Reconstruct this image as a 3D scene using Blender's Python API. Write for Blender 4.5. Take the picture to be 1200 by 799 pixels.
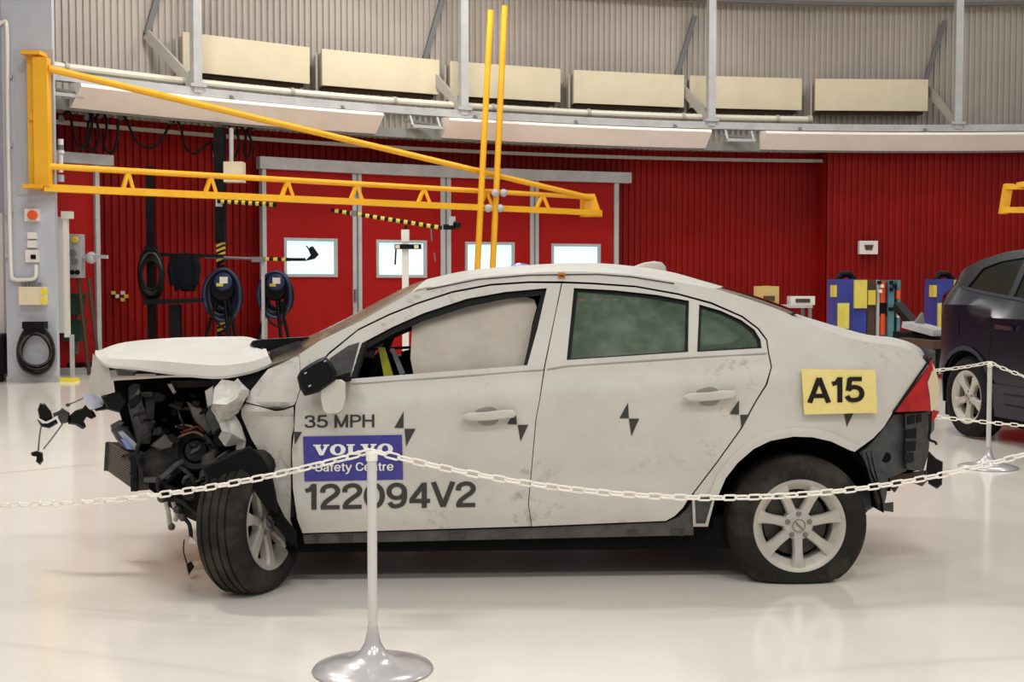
import bpy, bmesh, math, random
from mathutils import Vector, Matrix
from mathutils.geometry import delaunay_2d_cdt
V3 = Vector
random.seed(7)
PI = math.pi
for o in list(bpy.data.objects): bpy.data.objects.remove(o)
scene = bpy.context.scene
COL = scene.collection

# ------------------------------------------------------------------ camera
F = 1500.0; CAMH = 1.4
PITCH = math.atan((399.5-330)/F); CP, SP_ = math.cos(PITCH), math.sin(PITCH)
cd = bpy.data.cameras.new('camera'); cam = bpy.data.objects.new('camera', cd); COL.objects.link(cam)
cd.sensor_fit = 'HORIZONTAL'; cd.sensor_width = 36; cd.lens = F/1200*36
cam.location = (0, 0, CAMH); cam.rotation_euler = (PI/2-PITCH, 0, 0)
cd.clip_start = 0.05; cd.clip_end = 200
scene.camera = cam
# ------------------------------------------------------------------ world, lamps, exposure
w = bpy.data.worlds.new('world'); scene.world = w; w.use_nodes = True
bg = w.node_tree.nodes['Background']; bg.inputs[0].default_value = (1.0, 0.985, 0.96, 1); bg.inputs[1].default_value = 0.33
def area(name, loc, sx, sy, power, col=(1, .975, .935), rot=(0, 0, 0)):
    l = bpy.data.lights.new(name, 'AREA'); l.shape = 'RECTANGLE'; l.size = sx; l.size_y = sy; l.energy = power; l.color = col
    o = bpy.data.objects.new(name, l); o.location = loc; o.rotation_euler = rot; COL.objects.link(o); return o
for x, y, pw in [(-4, .2, 150), (1.5, 0, 150), (6.5, .2, 150), (-4.5, 8.5, 225), (2, 9.5, 80), (8, 10, 80), (-4.2, 13, 120), (1, 14.5, 120), (7, 15, 110), (-4.2, 18.0, 125), (-.6, 20.6, 150), (4.2, 22.2, 95), (9, 22.6, 45), (-1, -4, 150), (5, -4, 150)]:
    area('hall_lamp', (x, y, 7.6), 1.6, .5, pw)
vs = scene.view_settings
vs.view_transform = 'Standard'; vs.look = 'None'; vs.exposure = 0.2; vs.gamma = 1.0; vs.use_curve_mapping = False

# ------------------------------------------------------------------ materials
def lin(c):
    return tuple(((x/255)/12.92 if x/255 <= .04045 else ((x/255+.055)/1.055)**2.4) for x in c)
MATS = {}
def mat(name, col, rough=.5, metal=0, var=None, scale=6, emit=None, estr=0, coat=0, bump=0, bscale=40, alpha=1, trans=0, contrast=(.4, .7), stretch=None, spec=None):
    m = bpy.data.materials.new(name); m.use_nodes = True; nt = m.node_tree; b = nt.nodes['Principled BSDF']
    c = lin(col); b.inputs['Base Color'].default_value = (*c, 1)
    b.inputs['Roughness'].default_value = rough; b.inputs['Metallic'].default_value = metal
    if spec is not None: b.inputs['Specular IOR Level'].default_value = spec
    if coat: b.inputs['Coat Weight'].default_value = coat; b.inputs['Coat Roughness'].default_value = .08
    if alpha < 1: b.inputs['Alpha'].default_value = alpha
    if trans: b.inputs['Transmission Weight'].default_value = trans
    if emit: b.inputs['Emission Color'].default_value = (*lin(emit), 1); b.inputs['Emission Strength'].default_value = estr
    tc = None
    if var or bump:
        tc = nt.nodes.new('ShaderNodeTexCoord')
    if var:
        n = nt.nodes.new('ShaderNodeTexNoise'); n.inputs['Scale'].default_value = scale; n.inputs['Detail'].default_value = 6; n.inputs['Roughness'].default_value = .65
        src = tc.outputs['Object']
        if stretch:
            mp = nt.nodes.new('ShaderNodeMapping'); mp.inputs['Scale'].default_value = stretch; nt.links.new(src, mp.inputs[0]); src = mp.outputs[0]
        nt.links.new(src, n.inputs['Vector'])
        r = nt.nodes.new('ShaderNodeValToRGB'); r.color_ramp.elements[0].position = contrast[0]; r.color_ramp.elements[1].position = contrast[1]
        r.color_ramp.elements[0].color = (*c, 1); r.color_ramp.elements[1].color = (*lin(var), 1)
        nt.links.new(n.outputs['Fac'], r.inputs[0]); nt.links.new(r.outputs[0], b.inputs['Base Color'])
    if bump:
        n2 = nt.nodes.new('ShaderNodeTexNoise'); n2.inputs['Scale'].default_value = bscale; n2.inputs['Detail'].default_value = 4
        nt.links.new(tc.outputs['Object'], n2.inputs['Vector'])
        bp = nt.nodes.new('ShaderNodeBump'); bp.inputs['Strength'].default_value = bump; bp.inputs['Distance'].default_value = .02
        nt.links.new(n2.outputs['Fac'], bp.inputs['Height']); nt.links.new(bp.outputs[0], b.inputs['Normal'])
    MATS[name] = m; return m
mat('floor', (246, 239, 229), .16, var=(240, 232, 221), scale=.8, coat=.2)
mat('joint', (150, 145, 138), .6)
mat('red_wall', (150, 19, 13), .5, var=(122, 13, 10), scale=.55, contrast=(.35, .7), spec=.2)
mat('red_door', (160, 18, 15), .5, var=(148, 14, 13), scale=.8, spec=.2)
mat('grey_wall', (190, 180, 170), .5, metal=.0, var=(176, 166, 157), scale=.4)
mat('beige', (178, 168, 156), .6)
mat('steel', (184, 184, 184), .4, var=(168, 168, 168), scale=4)
mat('steel_dark', (112, 112, 112), .5)
mat('brace', (176, 170, 160), .5)
mat('cream', (226, 213, 182), .5, var=(219, 205, 174), scale=2)
mat('pipe_cream', (222, 214, 196), .4)
mat('lamp_cover', (248, 238, 228), .45, var=(240, 229, 219), scale=1.5)
mat('soffit', (132, 134, 128), .6)
mat('column', (188, 191, 199), .5, var=(177, 181, 191), scale=1.6)
mat('plate_grey', (176, 176, 178), .45)
mat('yellow', (238, 178, 34), .4, var=(230, 166, 28), scale=3)
mat('black', (11, 11, 12), .5, spec=.18)
mat('black_matte', (10, 10, 11), .85, spec=.18)
mat('rubber', (20, 19, 18), .8, var=(32, 30, 27), scale=14, spec=.18)
mat('tyre_dusty', (36, 34, 32), .85, var=(84, 79, 70), scale=5, contrast=(.45, .85), spec=.2)
mat('hose', (22, 21, 21), .6, spec=.18)
mat('cable_grey', (62, 61, 58), .5)
mat('off_white', (226, 222, 212), .45)
mat('orange', (226, 82, 30), .4)
mat('blue_hose', (30, 46, 84), .45, var=(18, 26, 48), scale=9)
mat('jacket', (14, 18, 24), .9, bump=.5, bscale=20, spec=.18)
mat('green', (22, 62, 44), .6)
mat('label_yellow', (232, 214, 60), .5)
mat('tape_yellow', (214, 190, 70), .5)
mat('window_glow', (200, 215, 220), .2, emit=(190, 224, 236), estr=.85)
mat('barrier_blue', (52, 60, 150), .5, var=(44, 48, 124), scale=3)
mat('barrier_yellow', (222, 205, 92), .55, var=(206, 188, 70), scale=4)
mat('teal', (84, 130, 142), .5, var=(66, 106, 118), scale=5)
mat('brown', (74, 50, 34), .6)
mat('cardboard', (196, 170, 104), .8)
# car
def paint_mat():
    m = mat('paint', (200, 195, 187), .48, var=(188, 183, 174), scale=3.5, contrast=(.4, .75))
    nt = m.node_tree; b = nt.nodes['Principled BSDF']; old = b.inputs['Base Color'].links[0].from_socket
    tc = nt.nodes.new('ShaderNodeTexCoord')
    n = nt.nodes.new('ShaderNodeTexNoise'); n.inputs['Scale'].default_value = 16; n.inputs['Detail'].default_value = 8; n.inputs['Roughness'].default_value = .7
    nt.links.new(tc.outputs['Object'], n.inputs['Vector'])
    r = nt.nodes.new('ShaderNodeValToRGB'); r.color_ramp.elements[0].position = .54; r.color_ramp.elements[1].position = .68
    n2 = nt.nodes.new('ShaderNodeTexNoise'); n2.inputs['Scale'].default_value = 2.2; n2.inputs['Detail'].default_value = 2
    nt.links.new(tc.outputs['Object'], n2.inputs['Vector'])
    r2 = nt.nodes.new('ShaderNodeValToRGB'); r2.color_ramp.elements[0].position = .48; r2.color_ramp.elements[1].position = .62
    nt.links.new(n2.outputs['Fac'], r2.inputs[0])
    mu = nt.nodes.new('ShaderNodeMath'); mu.operation = 'MULTIPLY'
    nt.links.new(n.outputs['Fac'], r.inputs[0]); nt.links.new(r.outputs[0], mu.inputs[0]); nt.links.new(r2.outputs[0], mu.inputs[1])
    mu2 = nt.nodes.new('ShaderNodeMath'); mu2.operation = 'MULTIPLY'; mu2.inputs[1].default_value = .75; nt.links.new(mu.outputs[0], mu2.inputs[0])
    mx = nt.nodes.new('ShaderNodeMix'); mx.data_type = 'RGBA'
    nt.links.new(mu2.outputs[0], mx.inputs['Factor']); nt.links.new(old, mx.inputs['A']); mx.inputs['B'].default_value = (*lin((140, 136, 130)), 1)
    nt.links.new(mx.outputs['Result'], b.inputs['Base Color'])
paint_mat()
mat('paint_hood', (205, 200, 192), .55, var=(194, 189, 181), scale=4)
mat('seam_recess_shade', (150, 145, 137), .6)  # grey of the belt seams, also painted shade for the handle cups
mat('plastic_black', (15, 15, 16), .5, spec=.18)
mat('plastic_grey', (54, 54, 54), .6, var=(80, 78, 76), scale=18, spec=.3)
mat('sill', (58, 57, 55), .6, var=(86, 84, 80), scale=9)
mat('metal_grey', (78, 80, 80), .5, metal=.1, var=(56, 58, 58), scale=10, spec=.3)
mat('radiator', (98, 92, 84), .6, metal=.2)
mat('radiator_gap', (60, 56, 52), .7)
mat('alu', (188, 182, 172), .42, metal=.15, var=(172, 166, 156), scale=12)
mat('disc', (80, 76, 72), .5, metal=.6)
mat('lamp_red', (182, 12, 10), .15, var=(140, 8, 8), scale=12, spec=.4)
mat('lamp_clear', (206, 212, 235), .1, alpha=.6, coat=.5)
mat('lamp_blue', (120, 138, 220), .15, coat=.5)
mat('broken_cream', (214, 198, 160), .6)
mat('airbag', (190, 181, 168), .85, var=(176, 167, 154), scale=5, bump=.15, bscale=14)
mat('curtain', (178, 190, 172), .9, var=(150, 165, 146), scale=7, bump=.2, bscale=14)
mat('glass_green', (74, 96, 76), .05, alpha=.45, var=(122, 140, 120), scale=9, contrast=(.42, .72))
mat('glass_dusty', (120, 100, 72), .25, alpha=.72, var=(70, 62, 50), scale=7, coat=.4)
mat('belt_yellow', (206, 206, 60), .6)
mat('interior', (30, 30, 32), .8, spec=.18)
mat('seat', (44, 42, 42), .85, spec=.18)
mat('text_dark', (64, 62, 60), .6, spec=.18)
mat('text_black', (30, 26, 20), .6, spec=.18)
mat('sign_blue', (52, 46, 134), .4, var=(62, 58, 142), scale=20)
mat('sign_white', (232, 230, 228), .5)
mat('sign_yellow', (232, 214, 136), .55, var=(224, 202, 122), scale=10)
mat('orange_mark', (196, 120, 40), .5)
mat('engine', (30, 29, 28), .6, metal=.1, var=(62, 59, 56), scale=14, spec=.18)
mat('engine_alu', (92, 88, 85), .5, metal=.3, var=(52, 50, 48), scale=18)
mat('wire_red', (110, 26, 22), .5)
mat('wire_yellow', (112, 98, 62), .6)
mat('blue_paint', (14, 13, 28), .22, spec=.35)
mat('blue_trim', (50, 50, 60), .5, spec=.2)
mat('glass_dark', (22, 27, 24), .06, spec=.4)
mat('chrome', (206, 206, 210), .15, metal=1)
mat('post_white', (206, 202, 198), .3, coat=.3)
mat('base_silver', (206, 202, 202), .22, metal=.35, coat=.4)
mat('chain_white', (240, 234, 222), .4)

# ------------------------------------------------------------------ projection helpers (authoring: a photo point + a known distance -> a place in the hall)
CAM = Vector((0, 0, CAMH))
def ray(px, py):
    a = (px-600)/F; b = (399.5-py)/F
    return Vector((a, CP+b*SP_, -SP_+b*CP))
def at(px, py, Y):
    d = ray(px, py); return CAM+d*(Y/d.y)
CX, CY = 8.0, 5.0                                      # centre of the round hall
def arc(px, py, R):
    d = ray(px, py); a = d.x**2+d.y**2; b = 2*(-d.x*CX-d.y*CY); c = CX*CX+CY*CY-R*R
    t = (-b+math.sqrt(b*b-4*a*c))/(2*a); return CAM+d*t
def on_floor(px, py):
    d = ray(px, py); return CAM+d*(-CAMH/d.z)
def on_vplane(px, py, P, Q):
    n = Vector((Q.y-P.y, P.x-Q.x, 0)); d = ray(px, py); t = (P-CAM).dot(n)/d.dot(n); return CAM+d*t
def pol(R, ang, z=0): return Vector((CX+R*math.cos(ang), CY+R*math.sin(ang), z))
def ang_of(P): return math.atan2(P.y-CY, P.x-CX)

# ------------------------------------------------------------------ object helpers
ORG = {}
def org(o):
    while o is not None:
        if o.name in ORG: return ORG[o.name]
        o = o.parent
    return Vector((0, 0, 0))
def setp(o, label=None, cat=None, group=None, kind=None):
    if label: o['label'] = label
    if cat: o['category'] = cat
    if group: o['group'] = group
    if kind: o['kind'] = kind
    return o
def thing(name, label, cat, loc, group=None, kind=None):
    o = bpy.data.objects.new(name, None); COL.objects.link(o); o.location = loc; o.empty_display_size = .1
    ORG[o.name] = Vector(loc); setp(o, label, cat, group, kind); return o
def basis(d, up=Vector((0, 0, 1))):
    d = Vector(d).normalized()
    s = d.cross(up)
    if s.length < 1e-4: s = d.cross(Vector((1, 0, 0)))
    s.normalize(); return d, s, s.cross(d).normalized()
class MB:
    def __init__(self): self.v = []; self.f = []
    def add(self, vs_, fs):
        n = len(self.v); self.v += [Vector(x) for x in vs_]; self.f += [[i+n for i in q] for q in fs]; return self
    def hexa(self, c8):
        return self.add(c8, [(0, 3, 2, 1), (4, 5, 6, 7), (0, 1, 5, 4), (1, 2, 6, 5), (2, 3, 7, 6), (3, 0, 4, 7)])
    def box(self, c, s, X=(1, 0, 0), Y=(0, 1, 0), Z=(0, 0, 1)):
        c = Vector(c); X = Vector(X)*s[0]/2; Y = Vector(Y)*s[1]/2; Z = Vector(Z)*s[2]/2
        return self.hexa([c-X-Y-Z, c+X-Y-Z, c+X+Y-Z, c-X+Y-Z, c-X-Y+Z, c+X-Y+Z, c+X+Y+Z, c-X+Y+Z])
    def bar(self, a, b, w_, h=None, up=Vector((0, 0, 1))):
        a = Vector(a); b = Vector(b); h = h or w_
        d, s, u = basis(b-a, Vector(up)); s = s*w_/2; u = u*h/2
        return self.hexa([a-s-u, a+s-u, a+s+u, a-s+u, b-s-u, b+s-u, b+s+u, b-s+u])
    def tube(self, pts, r, n=8, closed=False):
        pts = [Vector(p) for p in pts]; m = len(pts); rs = r if isinstance(r, (list, tuple)) else [r]*m
        base = len(self.v); up = None
        for i in range(m):
            if closed: d = pts[(i+1) % m]-pts[i-1]
            else: d = pts[min(i+1, m-1)]-pts[max(i-1, 0)]
            if d.length < 1e-9: d = Vector((0, 0, 1))
            d.normalize()
            if up is None or abs(up.dot(d)) > .98:
                up = Vector((0, 0, 1)) if abs(d.z) < .9 else Vector((1, 0, 0))
            s = d.cross(up).normalized(); u = s.cross(d).normalized(); up = u
            for k in range(n):
                a = 2*PI*k/n; self.v.append(pts[i]+s*(math.cos(a)*rs[i])+u*(math.sin(a)*rs[i]))
        for i in range(m if closed else m-1):
            j = (i+1) % m
            for k in range(n):
                l = (k+1) % n; self.f.append([base+i*n+k, base+i*n+l, base+j*n+l, base+j*n+k])
        if not closed:
            self.f.append([base+k for k in range(n)][::-1]); self.f.append([base+(m-1)*n+k for k in range(n)])
        return self
    def lathe(self, prof, c, axis=(0, 0, 1), n=40, closed=False):
        c = Vector(c); d, s, u = basis(axis); base = len(self.v); m = len(prof)
        for (r, h) in prof:
            for k in range(n):
                a = 2*PI*k/n; self.v.append(c+d*h+s*(r*math.cos(a))+u*(r*math.sin(a)))
        for i in range(m if closed else m-1):
            j = (i+1) % m
            for k in range(n):
                l = (k+1) % n; self.f.append([base+i*n+k, base+i*n+l, base+j*n+l, base+j*n+k])
        if not closed:
            if prof[0][0] > 1e-6: self.f.append([base+k for k in range(n)])
            if prof[-1][0] > 1e-6: self.f.append([base+(m-1)*n+k for k in range(n)])
        return self
    def grid(self, rows):
        base = len(self.v); m = len(rows); n = len(rows[0])
        for r in rows: self.v += [Vector(x) for x in r]
        for i in range(m-1):
            for j in range(n-1): self.f.append([base+i*n+j, base+i*n+j+1, base+(i+1)*n+j+1, base+(i+1)*n+j])
        return self
    def prism(self, pts, off):
        n = len(pts); off = Vector(off); pts = [Vector(p) for p in pts]
        return self.add(pts+[p+off for p in pts], [list(range(n))[::-1], list(range(n, 2*n))]+[[i, (i+1) % n, (i+1) % n+n, i+n] for i in range(n)])
    def ball(self, c, r, n=10, sq=(1, 1, 1)):
        c = Vector(c); rows = []
        m = n//2+1
        for i in range(m+1):
            t = PI*i/m
            rows.append([(c.x+r*sq[0]*math.sin(t)*math.cos(2*PI*k/n), c.y+r*sq[1]*math.sin(t)*math.sin(2*PI*k/n), c.z+r*sq[2]*math.cos(t)) for k in range(n+1)])
        return self.grid(rows)
    def mesh(self, name, off=Vector((0, 0, 0)), sharp=.6, weld=1e-5, recalc=True):
        me = bpy.data.meshes.new(name); bm = bmesh.new()
        vv = [bm.verts.new(p-off) for p in self.v]
        for q in self.f:
            try: bm.faces.new([vv[i] for i in q])
            except ValueError: pass
        if weld: bmesh.ops.remove_doubles(bm, verts=bm.verts, dist=weld)
        bmesh.ops.dissolve_degenerate(bm, dist=1e-6, edges=bm.edges)
        if recalc: bmesh.ops.recalc_face_normals(bm, faces=bm.faces)
        for f in bm.faces: f.smooth = True
        for e in bm.edges:
            e.smooth = len(e.link_faces) == 2 and e.calc_face_angle(3) < sharp
        bm.to_mesh(me); bm.free(); return me
    def build(self, name, m, parent=None, sharp=.6, off=None, **kw):
        o_ = org(parent) if off is None else off
        me = self.mesh(name, o_, sharp, **kw); me.materials.append(MATS[m])
        ob = bpy.data.objects.new(name, me); COL.objects.link(ob)
        if parent is not None: ob.parent = parent
        return ob
def solo(name, mb, m, label, cat, group=None, kind=None, loc=None, **kw):
    """a thing that is one mesh, its origin at its base"""
    xs = [v.x for v in mb.v]; ys = [v.y for v in mb.v]; zs = [v.z for v in mb.v]
    loc = Vector(((min(xs)+max(xs))/2, (min(ys)+max(ys))/2, min(zs)))
    ob = mb.build(name, m, None, off=loc, **kw); ob.location = loc
    return setp(ob, label, cat, group, kind)
def structure(name, mb, m, **kw):
    ob = mb.build(name, m, None, **kw); ob['kind'] = 'structure'; return ob
def smooth_curve(pts, sub=4, closed=False):
    """Catmull-Rom through the points"""
    out = []; n = len(pts); T = [Vector(p) for p in pts]
    for i in range(n if closed else n-1):
        p0 = T[i-1] if (closed or i > 0) else T[0]; p1 = T[i]; p2 = T[(i+1) % n]; p3 = T[(i+2) % n] if (closed or i+2 < n) else T[n-1]
        for k in range(sub):
            t = k/sub
            out.append(.5*((2*p1)+(p2-p0)*t+(2*p0-5*p1+4*p2-p3)*t*t+(3*p1-p0-3*p2+p3)*t**3))
    if not closed: out.append(T[-1])
    return out
def inside(p, poly):
    x, y = p[0], p[1]; c = False; n = len(poly); j = n-1
    for i in range(n):
        a, b = poly[i], poly[j]
        if (a[1] > y) != (b[1] > y) and x < (b[0]-a[0])*(y-a[1])/(b[1]-a[1])+a[0]: c = not c
        j = i
    return c
def tri2d(outline, holes=(), step=10):
    """triangulated polygon with inner points; returns 2-D points and triangles"""
    loops = [list(map(lambda p: (float(p[0]), float(p[1])), l)) for l in [outline]+list(holes)]
    dense = []
    for l in loops:
        q = []
        for i in range(len(l)):
            a = Vector(l[i]); b = Vector(l[(i+1) % len(l)]); k = max(1, int(math.ceil((b-a).length/step)))
            for j in range(k): q.append(a.lerp(b, j/k))
        dense.append(q)
    pts = []; edges = []
    for q in dense:
        n = len(pts); pts += q; edges += [(n+i, n+(i+1) % len(q)) for i in range(len(q))]
    nb = list(pts)
    xs = [p.x for p in dense[0]]; ys = [p.y for p in dense[0]]
    y = min(ys)+step*.5; row = 0
    while y < max(ys):
        x = min(xs)+step*(.5 if row % 2 else .0)
        while x < max(xs):
            if inside((x, y), dense[0]) and not any(inside((x, y), h) for h in dense[1:]):
                if all((x-p.x)**2+(y-p.y)**2 > (step*.45)**2 for p in nb): pts.append(Vector((x, y)))
            x += step
        y += step*.87; row += 1
    r = delaunay_2d_cdt(pts, edges, [], 0, 1e-5)
    V, Fc = r[0], r[2]; T = []
    for f in Fc:
        c = (V[f[0]]+V[f[1]]+V[f[2]])/3
        if inside(c, dense[0]) and not any(inside(c, h) for h in dense[1:]): T.append(list(f))
    return V, T
def solid(V3, T, back):
    """closed sheet: front vertices V3, back vertices, rim"""
    n = len(V3); m = MB(); m.v = [Vector(v) for v in V3]+[Vector(v) for v in back]
    cnt = {}
    for t in T:
        m.f.append(list(t)); m.f.append([i+n for i in t[::-1]])
        for i in range(3):
            a, b = t[i], t[(i+1) % 3]; cnt[(a, b)] = 1
    for (a, b) in list(cnt):
        if (b, a) not in cnt: m.f.append([b, a, a+n, b+n])
    return m
# stroke lettering: centre lines in a unit cap height
def _e(cx, cy, rx, ry): return [(cx+rx*math.cos(2*PI*k/24), cy+ry*math.sin(2*PI*k/24)) for k in range(25)]
GL = {'1': (.50, [[(.34, 0), (.34, 1.0)], [(.08, .74), (.22, .78), (.32, .93)]]),
 '2': (.68, ['s', (.11, .66), (.14, .83), (.31, .92), (.48, .89), (.57, .74), (.52, .58), (.34, .42), (.18, .26), (.11, .08)], [(.05, .08), (.63, .08)]),
 '0': (.70, [_e(.34, .5, .25, .42)]), '9': (.70, [_e(.33, .66, .24, .26)], ['s', (.57, .66), (.57, .42), (.51, .18), (.34, .08), (.2, .10), (.11, .23)]),
 '4': (.70, [[(.48, 0), (.48, .98)], [(.48, .95), (.08, .30)], [(.02, .27), (.66, .27)]]), 'V': (.72, [[(.06, 1), (.36, .03)], [(.36, .03), (.66, 1)]]),
 '3': (.68, ['s', (.11, .72), (.16, .87), (.33, .92), (.50, .86), (.54, .72), (.46, .58), (.28, .53)], ['s', (.28, .53), (.48, .49), (.58, .33), (.53, .15), (.35, .08), (.18, .11), (.09, .26)]),
 '5': (.68, [[(.58, .92), (.14, .92)], [(.18, .95), (.12, .46)]], ['s', (.12, .48), (.24, .59), (.40, .59), (.54, .49), (.58, .30), (.49, .13), (.30, .08), (.16, .12), (.08, .25)]),
 'M': (.86, [[(.1, 0), (.1, 1)], [(.1, .96), (.41, .04)], [(.41, .04), (.72, .96)], [(.72, 1), (.72, 0)]]),
 'P': (.68, [[(.1, 0), (.1, 1)], [(.08, .92), (.38, .92)], [(.36, .47), (.08, .47)]], ['s', (.36, .92), (.52, .87), (.58, .70), (.52, .53), (.35, .47)]),
 'H': (.74, [[(.1, 0), (.1, 1)], [(.62, 0), (.62, 1)], [(.1, .52), (.62, .52)]]), 'A': (.72, [[(.04, 0), (.36, .98)], [(.36, .98), (.68, 0)], [(.14, .27), (.58, .27)]]),
 'S': (.68, ['s', (.56, .70), (.48, .87), (.32, .93), (.16, .87), (.12, .72), (.22, .58), (.42, .51), (.57, .40), (.58, .22), (.46, .10), (.30, .07), (.14, .13), (.08, .29)]),
 'C': (.72, ['s', (.62, .67), (.52, .86), (.36, .92), (.18, .84), (.10, .62), (.10, .38), (.18, .16), (.36, .08), (.54, .14), (.64, .35)]),
 'a': (.56, ['s', (.10, .54), (.16, .66), (.30, .68), (.42, .62), (.44, .46), (.44, .2), (.46, 0)], ['s', (.44, .42), (.26, .38), (.12, .31), (.09, .18), (.18, .07), (.32, .09), (.44, .2)]),
 'f': (.38, ['s', (.36, .95), (.26, .95), (.19, .86), (.18, .6), (.18, 0)], [(.03, .66), (.34, .66)]), 't': (.38, ['s', (.18, .9), (.18, .5), (.19, .14), (.25, .06), (.34, .07)], [(.03, .66), (.34, .66)]),
 'e': (.60, [[(.09, .37), (.52, .37)]], ['s', (.52, .37), (.49, .57), (.39, .67), (.26, .68), (.13, .57), (.09, .37), (.13, .16), (.27, .06), (.41, .08), (.51, .22)]),
 'y': (.56, [[(.05, .72), (.28, .03)]], [(.50, .72), (.29, .06), (.20, -.2), (.12, -.27), (.02, -.27)]), 'n': (.58, [[(.1, 0), (.1, .73)]], ['s', (.1, .46), (.18, .63), (.32, .68), (.44, .60), (.46, .42), (.46, 0)]),
 'r': (.38, [[(.1, 0), (.1, .73)]], ['s', (.1, .42), (.16, .6), (.34, .67)]), ' ': (.3,)}
def stroke_poly(pts, h):
    P = [Vector(p) for p in pts]; n = len(P); Lf = []; Rt = []; closed = (P[0]-P[-1]).length < 1e-6
    for i in range(n):
        a = P[i]-P[i-1] if i > 0 else (P[-1]-P[-2] if closed else P[1]-P[0]); b = P[i+1]-P[i] if i < n-1 else (P[1]-P[0] if closed else P[-1]-P[-2])
        t = (a.normalized()+b.normalized()).normalized(); q = Vector((-t.y, t.x))*h; Lf.append(P[i]+q); Rt.append(P[i]-q)
    return [[Lf[i], Lf[i+1], Rt[i+1], Rt[i]] for i in range(n-1)]
def glyph(ch, h):
    """quads of all strokes, united into one flat triangulation"""
    quads = []
    for g in GL[ch][1:]:
        if g[0] == 's': lines = [[(p.x, p.y) for p in smooth_curve([V3((x, y, 0)) for x, y in g[1:]], 4)]]
        elif isinstance(g[0], tuple): lines = [g]
        else: lines = g
        for l in lines: quads += stroke_poly(l, h)
    if not quads: return [], []
    pts = []; ed = []
    for q in quads:
        n = len(pts); pts += q; ed += [(n, n+1), (n+1, n+2), (n+2, n+3), (n+3, n)]
    r = delaunay_2d_cdt(pts, ed, [], 0, 1e-5); V, T = r[0], []
    for f in r[2]:
        c = (V[f[0]]+V[f[1]]+V[f[2]])/3
        if any(inside(c, q) for q in quads): T.append(list(f))
    return V, T

# ================================================================== SETTING
A0, A1 = math.radians(28), math.radians(172)
m = MB(); ring = [pol(21.6, 2*PI*k/96) for k in range(96)]
m.prism([p+Vector((0, 0, -.12)) for p in ring], (0, 0, .12))
floor = structure('floor', m, 'floor')
def fl_strip(a, b, w_):
    d = (b-a).normalized(); s = Vector((-d.y, d.x, 0))*w_/2; z = Vector((0, 0, .0006))
    return MB().add([a-s+z, b-s+z, b+s+z, a+s+z], [(0, 1, 2, 3)])
a = on_floor(-60, 560); b = on_floor(700, 489)
fl_strip(a, b, .012).build('floor_joint', 'joint', floor)

def corrugated(R, a0, a1, z0, z1, pitch, depth):
    n = int((a1-a0)*R/pitch); rows = [[], []]
    for i in range(n):
        for fr, dd in ((0, 0), (.42, 0), (.5, depth), (.92, depth)):
            an = a0+(a1-a0)*(i+fr)/n
            rows[0].append(pol(R-dd, an, z0)); rows[1].append(pol(R-dd, an, z1))
    m = MB().grid(rows)
    # back skin so that the wall has a body
    k = 60; r2 = [[pol(R+.12, a0+(a1-a0)*i/k, z) for i in range(k+1)] for z in (z0, z1)]
    m.grid(r2); return m
structure('wall_back', corrugated(21.0, A0, A1, 0, 3.98, .125, .035), 'red_wall', sharp=.3)
structure('wall_upper', corrugated(21.0, A0, A1, 3.98, 6.95, .115, .042), 'grey_wall', sharp=.3)
# forward-standing red section on the right, with its return
aR = ang_of(arc(968, 250, 20.35))
mm = corrugated(20.35, A0, aR, 0, 3.93, .125, .035)
mm.grid([[pol(20.35, aR, z), pol(20.99, aR, z)] for z in (0, 3.93)])
structure('wall_right', mm, 'red_wall', sharp=.3)
# skirting
m = MB(); k = 90; m.grid([[pol(r, A0+(A1-A0)*i/k, z) for i in range(k+1)] for r, z in ((20.93, .0), (20.93, .14), (20.97, .14))])
structure('baseboard_back', m, 'black')
# ceiling ring leaning inwards above the upper wall
m = MB(); m.grid([[pol(r, A0+(A1-A0)*i/k, z) for i in range(k+1)] for r, z in ((21.05, 6.9), (20.7, 6.9), (20.6, 6.95), (19.3, 7.9))])
structure('ceiling', m, 'beige')
m = MB(); m.grid([[pol(r, A0+(A1-A0)*i/k, z) for i in range(k+1)] for r, z in ((20.72, 6.86), (20.64, 6.86), (20.64, 6.95), (20.72, 6.95), (20.72, 6.86))])
structure('trim_1', m, 'steel_dark')

def arc_beam(R0, R1, z0, z1, a0, a1, n=70):
    m = MB(); rows = [[pol(r, a0+(a1-a0)*i/n, z) for i in range(n+1)] for r, z in ((R0, z0), (R1, z0), (R1, z1), (R0, z1), (R0, z0))]
    m.grid(rows)
    for i in (0, n): m.add([rows[j][i] for j in range(4)], [(0, 1, 2, 3)])
    return m
aL = ang_of(arc(20, 100, 20)); aEnd = math.radians(45)
ringb = thing('ring_beam', 'long grey curved steel ring beam running above the red wall', 'beam', pol(20, math.radians(90), 4.3))
arc_beam(19.9, 20.06, 4.30, 4.43, aEnd, aL).build('flange', 'steel', ringb)
arc_beam(20.06, 21.0, 4.02, 4.06, aEnd, aL).build('ledge', 'soffit', ringb)
arc_beam(19.98, 20.06, 3.90, 4.06, aEnd, aL).build('fascia', 'soffit', ringb)
# thin pale rail in front of the red wall
aRr = ang_of(arc(966, 186, 20.6))
solo('curtain_rail', arc_beam(20.58, 20.64, 3.76, 3.82, aRr, aL), 'brace', 'thin pale curved rail along the top of the red wall', 'rail')
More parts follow.
